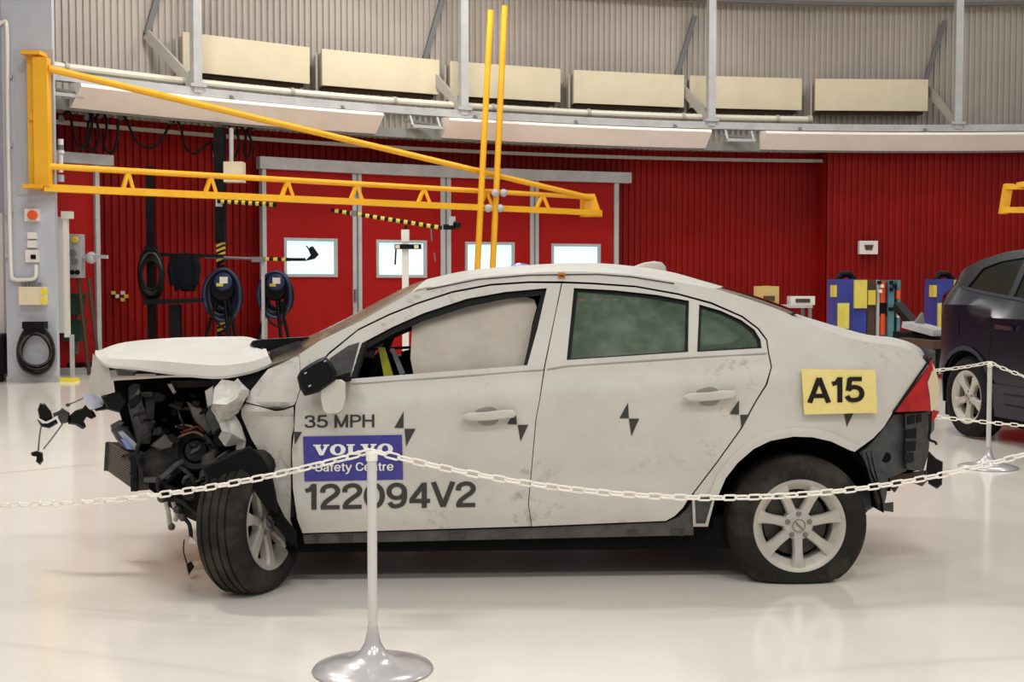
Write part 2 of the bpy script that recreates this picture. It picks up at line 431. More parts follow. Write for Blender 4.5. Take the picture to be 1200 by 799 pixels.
# pipes
for nm, R, z, r, lab in (('heating_pipe', 20.2, 4.55, .062, 'cream heating pipe, upper of the two curved pipes under the heater panels'),
                         ('heating_pipe', 20.24, 4.43, .05, 'cream heating pipe, lower one just above the ring beam')):
    a0 = ang_of(arc(948, 136, R)); pts = [pol(R, a0+(aL-a0)*i/70, z) for i in range(71)]
    t = thing(nm, lab, 'pipe', pts[35], 'heating pipes on the ring')
    MB().tube(pts, r, 10).build('tube', 'pipe_cream', t)
    for i in range(3, 70, 9):
        d = (pts[i+1]-pts[i]).normalized()
        MB().lathe([(r+.012, -.03), (r+.016, -.03), (r+.016, .03), (r+.012, .03)], pts[i], d, 12, True).build('pipe_clamp', 'brace', t)
    MB().lathe([(0, -.05), (r+.02, -.05), (r+.02, .03), (0, .03)], pts[0], pts[1]-pts[0], 12).build('end_cap', 'brace', t)
# long slanted lamp covers hanging under the ring
def lamp_cover(px0, px1, lab):
    a0 = ang_of(arc(px1, 150, 19.7)); a1 = ang_of(arc(px0, 150, 19.7)); t = thing('lamp_cover', lab, 'light cover', pol(19.7, (a0+a1)/2, 4.0), 'slanted lamp covers under the ring beam')
    n = 16; rows = [[pol(r, a0+(a1-a0)*i/n, z) for i in range(n+1)] for r, z in ((19.9, 4.28), (19.62, 4.25), (19.60, 4.20), (19.92, 3.93), (19.97, 3.93), (19.97, 4.28), (19.9, 4.28))]
    mm = MB().grid(rows)
    for i in (0, n): mm.add([rows[j][i] for j in range(6)], [tuple(range(6))])
    mm.build('shell', 'lamp_cover', t, sharp=.3)
    for fr in (.12, .5, .88):
        an = a0+(a1-a0)*fr; MB().bar(pol(19.8, an, 4.26), pol(19.92, an, 4.36), .05, .03).build('bracket', 'steel_dark', t)
lamp_cover(92, 447, 'long white slanted lamp cover above the hose reels, leftmost')
lamp_cover(524, 832, 'long white slanted lamp cover above the four door windows, middle')
lamp_cover(896, 1290, 'long white slanted lamp cover above the right red wall section')
# cable tray bits in the gaps between the covers
for px, lab in ((500, 'small steel cable bracket between left and middle lamp covers'), (868, 'small steel cable bracket between middle and right lamp covers'), (75, 'small steel cable bracket beside the blue-grey column')):
    an = ang_of(arc(px, 155, 19.8)); t = thing('cable_bracket', lab, 'bracket', pol(19.8, an, 4.0))
    tg = Vector((-math.sin(an), math.cos(an), 0))
    MB().bar(pol(19.8, an, 4.08)-tg*.28, pol(19.8, an, 4.08)+tg*.28, .12, .05).build('tray', 'steel', t)
    for s in (-1, 1): MB().bar(pol(19.8, an, 4.08)+tg*.26*s, pol(19.95, an, 4.3)+tg*.26*s, .04).build('hanger', 'steel', t)
    MB().bar(pol(19.8, an, 4.12)-tg*.2, pol(19.95, an, 4.2)+tg*.36, .07, .04).build('brace', 'steel_dark', t)
# cream heater panels
H6 = [(214, 362, 45, 97), (377, 514, 62, 110), (527, 656, 74, 118), (672, 801, 83, 124), (808, 939, 88, 127), (955, 1087, 90, 127)]
ordn = ['first', 'second', 'third', 'fourth', 'fifth', 'sixth and last']
for i, (x0, x1, y0, y1) in enumerate(H6):
    R = 20.6; P = arc(x0, (y0+y1)/2, R); Q = arc(x1, (y0+y1)/2, R); P.z = Q.z = 5.09; zt = 5.40; zb = 4.78
    t = thing('heater_panel', 'cream rectangular heater panel on the upper wall, %s from the left' % ordn[i], 'heater', (P+Q)/2*1.0, 'cream heater panels')
    d = (Q-P).normalized(); inw = Vector((-d.y, d.x, 0))
    if inw.y < 0: inw = -inw
    c = (P+Q)/2; c.z = (zt+zb)/2
    MB().box(c, ((Q-P).length, .05, zt-zb), d, inw).build('front_plate', 'cream', t)
    for s in (-1, 1):
        MB().box(c+d*s*((Q-P).length/2-.04)+inw*.2+Vector((0, 0, -.03)), (.05, .36, zt-zb-.05), d, inw).build('side_bracket', 'brace', t)
    MB().box(c+inw*.16+Vector((0, 0, -(zt-zb)/2+.0)), ((Q-P).length-.12, .14, .1), d, inw).build('fin_block', 'brown', t)
    MB().bar(c-d*((Q-P).length/2+.05)+inw*.1+Vector((0, 0, .25)), c-d*((Q-P).length/2+.05)+inw*.1+Vector((0, 0, -.4)), .04).build('valve_pipe', 'brace', t)
# ring hangers with their braces
for i, (px, lab) in enumerate(((230, 'leftmost'), (543, 'second'), (833, 'third'), (1122, 'rightmost'))):
    P = arc(px, 110+i*10 if i < 3 else 145, 19.95); an = ang_of(P)
    t = thing('roof_hanger', 'grey vertical steel hanger of the ring beam, %s of four' % lab if i in (0, 3) else 'grey vertical steel hanger of the ring beam, %s from the left' % lab, 'hanger', pol(19.95, an, 4.4), 'ring beam hangers')
    MB().box(pol(19.95, an, 5.7), (.14, .14, 2.7), (-math.sin(an), math.cos(an), 0), (math.cos(an), math.sin(an), 0)).build('post', 'steel', t)
    an2 = an+.012
    MB().bar(pol(19.98, an, 4.45), pol(20.9, an2+.006, 5.35), .06, .16).build('brace', 'brace', t)
    MB().bar(pol(20.9, an2+.006, 5.35), pol(20.85, an2-.012, 6.6), .09).build('upper_brace', 'steel_dark', t)
    MB().box(pol(19.95, an, 4.46), (.26, .2, .05), (-math.sin(an), math.cos(an), 0), (math.cos(an), math.sin(an), 0)).build('foot_plate', 'steel', t)

# red folding doors with windows
posts = [308, 417, 521, 625, 721]; PP = [arc(p, 250, 20.72) for p in posts]
for p in PP: p.z = 0
WIN = [(335, 391, 283, 321), (443, 496, 285, 322), (547, 599, 287, 325), (648, 700, 289, 327)]
DT = 3.33
for i in range(4):
    P, Q = PP[i], PP[i+1]; d = (Q-P).normalized(); nrm = Vector((d.y, -d.x, 0)); L = (Q-P).length
    x0, x1, y0, y1 = WIN[i]; a = on_vplane(x0, y1, P, Q); b = on_vplane(x1, y0, P, Q)
    s0 = (a-P).dot(d); s1 = (b-P).dot(d); z0, z1 = a.z, b.z
    t = thing('door_%d' % (i+1), None, None, (P+Q)/2, kind='structure')
    mm = MB()
    for (u0, u1, w0, w1) in ((.05, s0, .02, DT), (s1, L-.05, .02, DT), (s0, s1, .02, z0), (s0, s1, z1, DT)):
        mm.box(P+d*(u0+u1)/2+Vector((0, 0, (w0+w1)/2)), (u1-u0, .06, w1-w0), d, nrm)
    mm.build('door_leaf', 'red_door', t)
    mm = MB(); fw = .05
    for (u0, u1, w0, w1) in ((s0-fw, s0, z0-fw, z1+fw), (s1, s1+fw, z0-fw, z1+fw), (s0, s1, z0-fw, z0), (s0, s1, z1, z1+fw)):
        mm.box(P+d*(u0+u1)/2+Vector((0, 0, (w0+w1)/2)), (u1-u0, .11, w1-w0), d, nrm)
    mm.build('window_frame', 'plate_grey', t)
    MB().box(P+d*(s0+s1)/2+Vector((0, 0, (z0+z1)/2)), (s1-s0, .02, z1-z0), d, nrm).build('pane', 'window_glow', t)
for i, p in enumerate(PP):
    j = min(i, 3); d = (PP[j+1]-PP[j]).normalized(); nrm = Vector((d.y, -d.x, 0)); wd = (.07, .17, .2, .17, .09)[i]
    t = thing('trim_%d' % (i+2), None, None, p, kind='structure')
    MB().box(p+Vector((0, 0, DT/2)), (wd, .14, DT), d, nrm).build('post', 'steel', t)
    if wd > .1:
        MB().box(p+nrm*.08+Vector((0, 0, DT/2)), (.02, .02, DT), d, nrm).build('seam', 'steel_dark', t)
        MB().box(p+nrm*.1-d*.05+Vector((0, 0, 1.15)), (.05, .08, .22), d, nrm).build('bolt', 'steel_dark', t)
# header rail of the doors
P, Q = PP[0].copy(), PP[4].copy(); d = (Q-P).normalized(); mm = MB()
for i in range(4):
    a = PP[i]-(PP[1]-PP[0]).normalized()*.1 if i == 0 else PP[i]; b = PP[i+1]+(PP[4]-PP[3]).normalized()*.28 if i == 3 else PP[i+1]
    nn = Vector(((b-a).y, -(b-a).x, 0)).normalized()
    mm.bar(a+nn*.06+Vector((0, 0, DT+.07)), b+nn*.06+Vector((0, 0, DT+.07)), .16, .2)
structure('trim_7', mm, 'steel')
# the other door, left behind the column
Pl = arc(66, 250, 20.6); Ql = arc(111, 250, 20.6); Pl.z = Ql.z = 0; Pl = Pl-(Ql-Pl)*1.6
d = (Ql-Pl).normalized(); nrm = Vector((d.y, -d.x, 0)); t = thing('door_5', None, None, (Pl+Ql)/2, kind='structure')
MB().box((Pl+Ql)/2+Vector((0, 0, 1.62)), ((Ql-Pl).length, .06, 3.2), d, nrm).build('door_leaf', 'red_door', t)
MB().box(Ql+nrm*.05+Vector((0, 0, 1.6)), (.07, .1, 3.2), d, nrm).build('post', 'steel', t)
MB().bar(Pl+nrm*.08+Vector((0, 0, 3.26)), Ql+d*.25+nrm*.08+Vector((0, 0, 3.26)), .14, .16).build('header', 'steel', t)

# ================================================================== COLUMN AND WHAT HANGS ON IT
V3 = Vector
CYF = 17.77
cL = at(9, 448, CYF); cR = at(67.5, 448, CYF); cw = cR.x-cL.x; cxm = (cL.x+cR.x)/2
col = thing('column', None, None, (cxm, CYF+.05, 0), kind='structure')
MB().box((cxm, CYF+.05, 3.6), (cw, .1, 7.2)).build('shaft', 'column', col)
MB().box((cxm-.1, CYF+.3, 3.6), (.1, .4, 7.2)).build('web', 'column', col)
MB().box((cxm, CYF+.05, .04), (cw+.02, .13, .08)).build('base_strip', 'steel', col)
# second pale pier at the very left edge
pl = at(-60, 300, 18.3); pr = at(7, 300, 18.3)
m = MB().box(((pl.x+pr.x)/2, 18.5, 3.6), (pr.x-pl.x, .4, 7.2)); structure('wall_left', m, 'column')
a = at(-30, 320, 18.2); b = at(6, 320, 18.2)
solo('wall_cabinet', MB().box(((a.x+b.x)/2, 18.22, (at(0, 250, 18.2).z+at(0, 390, 18.2).z)/2), (b.x-a.x, .16, at(0, 250, 18.2).z-at(0, 390, 18.2).z)), 'off_white', 'tall white wall cabinet cut by the left picture edge', 'cabinet')
t = thing('floor_cabinet', 'dark equipment cart on the floor at the left picture edge', 'cart', (at(-10, 445, 17.9).x, 17.9, 0))
a = at(8, 440, 17.9).x
MB().box((a-.35, 17.95, .36), (.7, .3, .5)).build('body', 'black', t); MB().box((a-.36, 17.94, .64), (.66, .3, .06)).build('top', 'blue_hose', t)
for s in (-.28, .28): MB().lathe([(0, -.03), (.06, -.03), (.06, .03), (0, .03)], (a-.35+s, 17.85, .06), (1, 0, 0), 12).build('wheel', 'rubber', t)

def cp(px, py, off=0): return at(px, py, CYF-off)
# mounting plate and jib crane
jib = thing('jib_crane', 'yellow jib crane on the blue-grey column, long arm reaching over the white car', 'crane', cp(46, 222, .1))
a = cp(20, 228, .02); b = cp(62, 58, .02)
MB().box(((a.x+b.x)/2, CYF-.015, (a.z+b.z)/2), (b.x-a.x, .03, b.z-a.z)).build('mounting_plate', 'plate_grey', jib)
a = cp(36, 222, .1); b = cp(47, 64, .1); MB().box(((a.x+b.x)/2, CYF-.1, (a.z+b.z)/2), (b.x-a.x, .14, b.z-a.z)).build('bracket_flange', 'yellow', jib)
a = cp(43, 218, .2); b = cp(57, 68, .2); MB().box(((a.x+b.x)/2, CYF-.2, (a.z+b.z)/2), (b.x-a.x, .16, b.z-a.z)).build('bracket_post', 'yellow', jib)
for z in (cp(45, 66).z, cp(45, 220).z): MB().box((cp(46, 100).x, CYF-.16, z), (.26, .34, .05)).build('bracket_cap', 'yellow', jib)
MB().lathe([(0, -.02), (.05, -.02), (.05, .02), (0, .02)], cp(38, 137, .2), (0, 1, 0), 12).build('bolt', 'yellow', jib)
zl = 2.69; Ya = 17.55
la = at(50, 220, Ya); lb = at(703, 249.5, 24.0); ua = at(50, 194.5, Ya); ub = at(690, 231, 24.0); ta = at(56, 80, Ya); tb = at(693, 232, 24.0)
adir = (lb-la).normalized(); aside = V3((-adir.y, adir.x, 0)).normalized()
MB().bar(la, lb, .13, .1).build('lower_rail', 'yellow', jib)
MB().tube([ua, ub], .045, 10).build('upper_rail', 'yellow', jib)
MB().tube([ta, tb], .05, 10).build('tie_rod', 'yellow', jib)
def along(P, Q, px):
    lo, hi = 0., 1.
    for _ in range(40):
        mid = (lo+hi)/2; p = P.lerp(Q, mid); x = 600+F*p.x/((p.y)*CP-(p.z-CAMH)*SP_)
        if x < px: lo = mid
        else: hi = mid
    return P.lerp(Q, lo)
for px in (150, 247, 337, 418, 497, 570, 636):
    top = along(ua, ub, px); 
    for s in (-1, 1):
        q = along(la, lb, px)+adir*(.11*s)*(.55+px/700); MB().bar(top, q, .05, .05).build('truss_leg', 'yellow', jib)
m = MB(); e0 = tb+V3((0, 0, .05))
m.prism([at(684, 254, 24.0), at(706, 254, 24.0), at(697, 227, 24.0), at(684, 227, 24.0)], aside*.1).build('end_plate', 'yellow', jib)
# hanging pair of yellow poles with clamps
hp = thing('pole_hoist', 'pair of tall upright yellow poles clamped to the crane arm', 'hoist', at(568, 330, 21.8))
for (x0, y0, x1, y1) in ((575, 12, 559, 322), (591.5, 7, 577, 322)):
    Yp = along(la, lb, (x0+x1)/2).y-.12
    MB().tube([at(x0, y0, Yp), at(x1, y1, Yp)], .055, 10).build('pole', 'yellow', hp)
for px, py in ((580, 226), (586, 244), (572, 244), (590, 226)):
    MB().ball(at(px, py, along(la, lb, px).y-.16), .07).build('clamp', 'steel', hp)
# second crane end at the right edge
j2 = thing('jib_crane', 'yellow crane arm end entering at the right picture edge', 'crane', at(1200, 250, 16))
MB().bar(at(1176, 246, 16), at(1290, 246, 15.2), .1, .07).build('lower_rail', 'yellow', j2)
MB().bar(at(1180, 219, 16), at(1290, 219, 15.2), .1, .06).build('upper_rail', 'yellow', j2)
MB().bar(at(1192, 217, 15.8), at(1290, 200, 15.2), .06).build('tie_rod', 'yellow', j2)
MB().prism([at(1172, 250, 16), at(1182, 250, 15.98), at(1188, 215, 15.98), at(1178, 215, 16)], (.02, .12, 0)).build('end_plate', 'yellow', j2)
# switches, boxes, conduit, cable coil
def disc(c, r, h, ax=(0, -1, 0), n=20): return MB().lathe([(0, 0), (r, 0), (r, h*.8), (r*.85, h), (0, h)], c, ax, n)
t = thing('emergency_button', 'round orange emergency button in a white box on the column', 'button', cp(38, 258, .05))
MB().box(cp(38, 252, .04), (.19, .08, .17)).build('housing', 'off_white', t); disc(cp(39, 252, .08), .065, .07).build('push_button', 'orange', t)
t = thing('switch', 'small white double switch below the orange button', 'switch', cp(38, 290, .04))
MB().box(cp(38, 276, .03), (.12, .06, .09)).build('upper_rocker', 'off_white', t); MB().box(cp(38, 286, .03), (.12, .06, .1)).build('lower_rocker', 'off_white', t)
t = thing('wall_socket', 'white square socket with dark centre on the column', 'socket', cp(38, 308, .04))
MB().box(cp(38, 300, .035), (.17, .07, .17)).build('housing', 'off_white', t); MB().box(cp(39, 301, .075), (.07, .02, .06)).build('outlet', 'black', t)
t = thing('junction_box', 'cream junction box with yellow labels above the cable coil', 'box', cp(40, 358, .08))
MB().box(cp(39, 346.5, .07), (.35, .14, .25)).build('housing', 'cream', t)
for py in (342, 352): MB().box(cp(51, py, .145), (.08, .012, .09)).build('label', 'label_yellow', t)
for k in range(5): MB().tube([cp(27+k*5, 337, .07), cp(27+k*5, 331, .07)], .022, 8).build('cable_gland', 'steel_dark', t)
t = thing('conduit', 'white bent conduit pipe running down the left side of the column', 'pipe', cp(12, 330, .05))
MB().tube(smooth_curve([cp(-3, 30, .06), cp(3, 26, .06), cp(8, 34, .06), cp(9, 120, .06), cp(11, 240, .06), cp(13, 318, .06), cp(17, 327, .06), cp(24, 328, .06), cp(38, 327, .06), cp(42, 322, .06), cp(42, 310, .06)], 5), .028, 8).build('tube', 'off_white', t)
for py in (90, 170, 250, 300): MB().box(cp(10.5, py, .04), (.09, .05, .04)).build('clip', 'steel', t)
t = thing('cable_coil', 'black cable coil hanging on the column under the junction box', 'cable', cp(42, 440, .1))
for k in range(20):
    ph = random.uniform(0, 6); rx = .255-.009*(k % 7)+random.uniform(-.014, .014); rz = .34-.016*(k % 7)+random.uniform(-.035, .03); c0 = cp(42, 409+random.uniform(-2, 3), .05+.006*k)
    MB().tube([c0+V3((rx*math.cos(a)*(1-.12*math.sin(a)), .01*math.sin(3*a+ph), rz*math.sin(a))) for a in [2*PI*i/28 for i in range(28)]], .011, 6, True).build('cable_turn', 'cable_grey' if k % 3 else 'hose', t)
MB().box(cp(41, 381, .1), (.3, .16, .1)).build('holder', 'plastic_black', t); MB().box(cp(41, 388, .14), (.28, .05, .12)).build('strap', 'black', t)
# white board standing out behind the column, cabinet with dials, bins, floor rags
bY = 18.1
t = thing('white_board', 'tall narrow white board with square cap beside the column', 'board', at(73, 395, bY))
MB().box((at(70, 320, bY).x, bY, (at(70, 254, bY).z+at(70, 390, bY).z)/2), (at(75, 0, bY).x-at(64, 0, bY).x, .04, at(70, 254, bY).z-at(70, 390, bY).z)).build('board', 'off_white', t)
MB().box((at(78, 320, bY).x, bY, (at(70, 248, bY).z+at(70, 395, bY).z)/2), (.06, .09, at(70, 248, bY).z-at(70, 395, bY).z)).build('edge_post', 'off_white', t)
MB().box(at(79, 252, bY-.02), (.14, .12, .1)).build('cap', 'off_white', t)
MB().bar(V3((at(78, 0, bY).x, bY, at(70, 392, bY).z)), V3((at(78, 0, bY).x, bY, 0)), .05).build('leg', 'steel', t)
t = thing('gauge_cabinet', 'grey narrow cabinet with dials and valves on a stand behind the column', 'cabinet', at(90, 440, 18.9))
gY = 18.9; MB().box(at(89, 300, gY), (.2, .2, .64)).build('housing', 'plate_grey', t)
for (px, py, r, mm_) in ((88, 281, .05, 'tape_yellow'), (86, 296, .05, 'steel_dark'), (88, 306, .05, 'steel_dark'), (85, 319, .035, 'black'), (91, 319, .035, 'black')):
    disc(at(px, py, gY-.11), r, .04).build('dial', mm_, t)
MB().bar(at(97, 300, gY), at(126, 301, gY-.1), .05).build('side_arm', 'steel', t); MB().ball(at(107, 302, gY), .09).build('valve', 'steel', t)
for px, a_ in ((92, 0), (104, .2)): MB().tube([at(px, 326, gY), V3((at(px+6, 0, gY).x, gY, 0.02))], .03, 8).build('leg', 'brown', t)
for py, lab in ((357, 'dark green storage bin, upper one beside the white board'), (388, 'dark green storage bin, lower one beside the white board')):
    c = at(86, py, 19.2); t = thing('storage_bin', lab, 'bin', c-V3((0, 0, .17)), 'green bins behind the board')
    MB().hexa([c+V3((x*(1 if z > 0 else .8), y*(1 if z > 0 else .8), z)) for z in (-.15, .15) for x, y in ((-.16, -.12), (.16, -.12), (.16, .12), (-.16, .12))]).build('tub', 'green', t)
    MB().box(c+V3((0, 0, .15)), (.36, .28, .03)).build('rim', 'green', t)
    MB().box(c+V3((0, .14, -.1)), (.04, .06, .5)).build('hook_bar', 'steel_dark', t)
t = thing('signal_lamp', 'slim white signal lamp tower between the column and the upper crane rail', 'lamp', at(71, 212, 18.5))
for k, (y0, y1, r, mm_) in enumerate(((163, 170, .04, 'off_white'), (170, 180, .045, 'steel_dark'), (176, 180, .05, 'off_white'), (181, 202, .035, 'off_white'), (205, 213, .05, 'plate_grey'))):
    MB().tube([at(71, y0, 18.5), at(71, y1, 18.5)], r, 10).build('segment', mm_, t)
t = thing('floor_pad', 'small yellow pad lying on the floor beside the column base', 'pad', on_floor(77, 447))
c = on_floor(77, 447); MB().hexa([c+V3((x, y, z)) for z in (0, .05) for x, y in ((-.16, -.09), (.14, -.1), (.17, .08), (-.14, .09))]).build('pad', 'label_yellow', t); MB().box(c+V3((-.16, -.02, .03)), (.06, .14, .06)).build('clip', 'brown', t)
t = thing('floor_tray', 'pale tray with dark bits on the floor behind the yellow pad', 'tray', on_floor(90, 440))
c = on_floor(90, 438); MB().box(c+V3((0, 0, .05)), (.6, .4, .1)).build('tray', 'plate_grey', t)
for k in range(4): MB().box(c+V3((-.2+.13*k, 0, .13)), (.06, .2, .09)).build('tool', 'black', t)

# ================================================================== GEAR ALONG THE RED WALL
wY = 19.4
def post_y(px): return arc(px, 300, 20.2).y
def stripes(t, a, b, r, n, m1='tape_yellow', m2='black'):
    for k in range(n): MB().tube([a.lerp(b, k/n), a.lerp(b, (k+1)/n)], r, 8).build('stripe', m1 if k % 2 else m2, t)
# tall black post with hazard stripes
hy = post_y(260)-.3; hx = at(259, 300, hy).x; top = at(259, 150, hy).z
t = thing('lift_post', 'tall black post with yellow hazard stripes behind the left hose reel', 'post', (hx, hy, 0))
z1, z2, z3, z4 = at(259, 310, hy).z, at(259, 284, hy).z, at(259, 392, hy).z, at(259, 364, hy).z
MB().box((hx, hy, (top+z2)/2), (.16, .16, top-z2)).build('upper_post', 'black', t); MB().box((hx, hy, (z1+z4)/2), (.12, .12, z1-z4)).build('middle_post', 'black', t); MB().box((hx, hy, z3/2), (.12, .12, z3)).build('lower_post', 'black', t)
for a, b in ((z1, z2), (z3, z4)):
    n = 9; 
    for k in range(n):
        za = a+(b-a)*k/n; zb = a+(b-a)*(k+1)/n; s = .06
        MB().add([(hx-s, hy-s-.004, za), (hx+s, hy-s-.004, za+.05), (hx+s, hy-s-.004, zb+.05), (hx-s, hy-s-.004, zb), (hx-s, hy+s, za), (hx+s, hy+s, za+.05), (hx+s, hy+s, zb+.05), (hx-s, hy+s, zb)], [(0, 1, 2, 3), (7, 6, 5, 4), (0, 4, 5, 1), (1, 5, 6, 2), (2, 6, 7, 3), (3, 7, 4, 0)]).build('stripe', 'tape_yellow' if k % 2 else 'black', t)
MB().box((hx, hy, .02), (.4, .4, .04)).build('foot_plate', 'black', t); MB().box((hx, hy-.09, at(0, 238, hy).z), (.1, .06, .12)).build('lock_plate', 'steel', t)
t = thing('motor_box', 'beige motor box mounted high beside the black striped post', 'box', at(275, 213, hy))
MB().box(at(275, 202, hy), (.3, .25, .32)).build('housing', 'cream', t); MB().tube([at(271, 190, hy), at(271, 150, hy)], .035, 8).build('cable_pipe', 'plate_grey', t); MB().bar(at(262, 202, hy), at(270, 202, hy), .08).build('bracket', 'steel_dark', t)
# black post with coil, jacket on a bar, dark table
py_ = post_y(177)-.3; pxw = at(177, 300, py_).x
t = thing('tool_post', 'plain black post left of the hanging dark jacket', 'post', (pxw, py_, 0))
MB().box((pxw, py_, at(0, 195, py_).z/2), (.11, .11, at(0, 195, py_).z)).build('post', 'black', t); MB().box((pxw, py_, .02), (.4, .4, .04)).build('foot_plate', 'black', t)
MB().bar(V3((pxw, py_, at(0, 298, py_).z)), at(262, 300, py_), .05).build('cross_bar', 'black', t)
t = thing('hose_coil', 'large black hose coil hanging on the plain black post', 'hose', at(177, 350, py_-.1))
for k in range(12):
    c0 = at(177, 321+random.uniform(-3, 3), py_-.1-.012*k); rx = .2-.012*(k % 6)+random.uniform(-.02, .02); rz = .42-.03*(k % 6)+random.uniform(-.05, .03)
    MB().tube([c0+V3((rx*math.cos(a), 0, rz*math.sin(a))) for a in [2*PI*i/24 for i in range(24)]], .022, 6, True).build('hose_turn', 'cable_grey' if k % 4 == 1 else 'hose', t)
MB().box(at(177, 291, py_-.15), (.14, .25, .08)).build('hook', 'black', t)
t = thing('jacket', 'dark jacket hanging from the bar beside the black hose coil', 'jacket', at(216, 340, py_))
jc = at(216, 300, py_-.05); rows = []
for i in range(9):
    z = -i*.065; wv = .18+.03*math.sin(i*.5) if i > 0 else .15
    rows.append([jc+V3((wv*math.cos(a)*(1+.06*math.sin(5*a+i)), .07*math.sin(a)*(1+.3*math.sin(3*a+i*.7)), z+.02*math.sin(a*3))) for a in [2*PI*k/24 for k in range(25)]])
MB().grid(rows).build('body', 'jacket', t, sharp=1.2)
for s in (-1, 1): MB().tube([jc+V3((s*.15, 0, -.02)), jc+V3((s*.2, -.02, -.2)), jc+V3((s*.17, -.04, -.45))], [.07, .06, .05], 8).build('sleeve', 'jacket', t)
MB().bar(jc+V3((0, 0, 0)), jc+V3((0, .02, .07)), .03).build('hanger_hook', 'black', t)
ty = py_-.35
t = thing('side_table', 'dark pedestal table below the hanging jacket', 'table', V3((at(203, 0, ty).x, ty, 0)))
MB().hexa([at(168, 351, ty-.2), at(240, 349, ty-.2), at(240, 349, ty+.25), at(168, 351, ty+.25), at(168, 357, ty-.2), at(238, 354, ty-.2), at(238, 354, ty+.25), at(168, 357, ty+.25)]).build('table_top', 'black', t)
tx = at(201, 0, ty).x; MB().box((tx, ty, at(0, 357, ty).z/2), (.16, .16, at(0, 357, ty).z)).build('pedestal', 'black', t); MB().box((tx, ty, .03), (.5, .4, .06)).build('foot', 'black', t)
t = thing('wall_marker', 'small checkered yellow and white marker pair on the dark red wall', 'marker', arc(140, 352, 20.9))
for px, py, mm_ in ((133, 343, 'tape_yellow'), (137, 347, 'off_white'), (144, 343, 'off_white'), (148, 347, 'tape_yellow'), (144, 351, 'tape_yellow'), (133, 347, 'black')):
    MB().box(arc(px, py, 20.9), (.055, .05, .055)).build('tile', mm_, t)
# hose reels on tripods
def hose_reel(px, py, lab, Yr):
    c = at(px, py, Yr); t = thing('hose_reel', lab, 'hose reel', (c.x, c.y, 0), 'hose reels by the red wall')
    for k in range(12):
        rr = (.29, .27, .25, .23, .28, .21, .19, .26, .17, .24, .22, .28)[k]+random.uniform(-.015, .02)
        MB().tube([c+V3((rr*.92*math.cos(a), -.14+.026*k, rr*1.3*math.sin(a)-.06+.02*math.sin(2*a+k))) for a in [2*PI*i/26 for i in range(26)]], .03, 6, True).build('hose_turn', 'blue_hose' if k % 3 == 0 else 'hose', t)
    MB().lathe([(0, -.12), (.17, -.12), (.19, -.1), (.19, .1), (.17, .12), (0, .12)], c+V3((0, 0, .03)), (0, 1, 0), 20).build('drum', 'black', t)
    MB().lathe([(0, 0), (.15, 0), (.12, .05), (0, .06)], c+V3((.03, -.18, .14)), (0, -1, 0), 16).build('hub', 'blue_hose', t)
    MB().box(c+V3((.06, -.24, .17)), (.12, .06, .1)).build('nozzle', 'off_white', t); MB().box(c+V3((.0, -.24, .1)), (.1, .05, .05)).build('clamp', 'tape_yellow', t)
    for dx, dy in ((-.4, -.15), (.34, -.2), (.05, .35), (.18, -.3)):
        MB().tube([c+V3((dx*.25, dy*.4, -.15)), V3((c.x+dx, c.y+dy, .02))], .028, 8).build('leg', 'black', t)
    MB().tube(smooth_curve([c+V3((-.2, -.18, -.2)), c+V3((-.05, -.2, -.5)), c+V3((.12, -.2, -.55)), c+V3((.22, -.18, -.2))], 6), .02, 6).build('hose_loop', 'hose', t)
hose_reel(262, 341, 'black and blue hose reel on a tripod in front of the striped post', hy-.45)
hose_reel(323, 341, 'blue and black hose reel on a tripod beside the first bright window', hy+.6)
# festoon cables under the ring
def festoon(pts, lab, r=.022):
    t = thing('festoon_cable', lab, 'cable', arc(pts[0][0], pts[0][1], 20.25), 'black cables looped under the ring beam')
    MB().tube(smooth_curve([arc(x, y, 20.25-.02*(i % 3)) for i, (x, y) in enumerate(pts)], 6), r, 6).build('cable', 'black', t)
    for x, y in (pts[0], pts[-1]): MB().box(arc(x, y-1, 20.25), (.06, .06, .09)).build('trolley', 'steel_dark', t)
festoon([(72, 140), (76, 133), (82, 132), (85, 150), (92, 172), (101, 168), (104, 140), (108, 134)], 'looped black cable nearest the column under the lamp cover')
festoon([(102, 138), (105, 133), (108, 136), (106, 160), (100, 172), (110, 176), (116, 160), (113, 138), (117, 133)], 'tightly bunched black cable loop, second from the column')
festoon([(116, 136), (122, 133), (125, 150), (122, 172), (132, 178), (138, 160), (138, 142), (142, 137)], 'black cable loop hanging left of the wide sag')
festoon([(140, 138), (146, 137), (152, 150), (162, 168), (175, 173), (188, 166), (198, 148), (205, 141)], 'black cable in a wide sag above the hose coil')
festoon([(200, 143), (206, 140), (212, 150), (217, 172), (228, 180), (238, 172), (248, 168), (252, 182)], 'black cable in a deep sag left of the striped post')
festoon([(262, 148), (268, 147), (272, 160), (268, 180), (274, 186), (280, 168), (277, 150), (284, 148)], 'black cable bundle right of the striped post above the motor box')
festoon([(274, 150), (281, 148), (288, 158), (286, 178), (291, 184), (295, 168), (290, 152), (297, 150)], 'rightmost black cable bundle above the motor box')
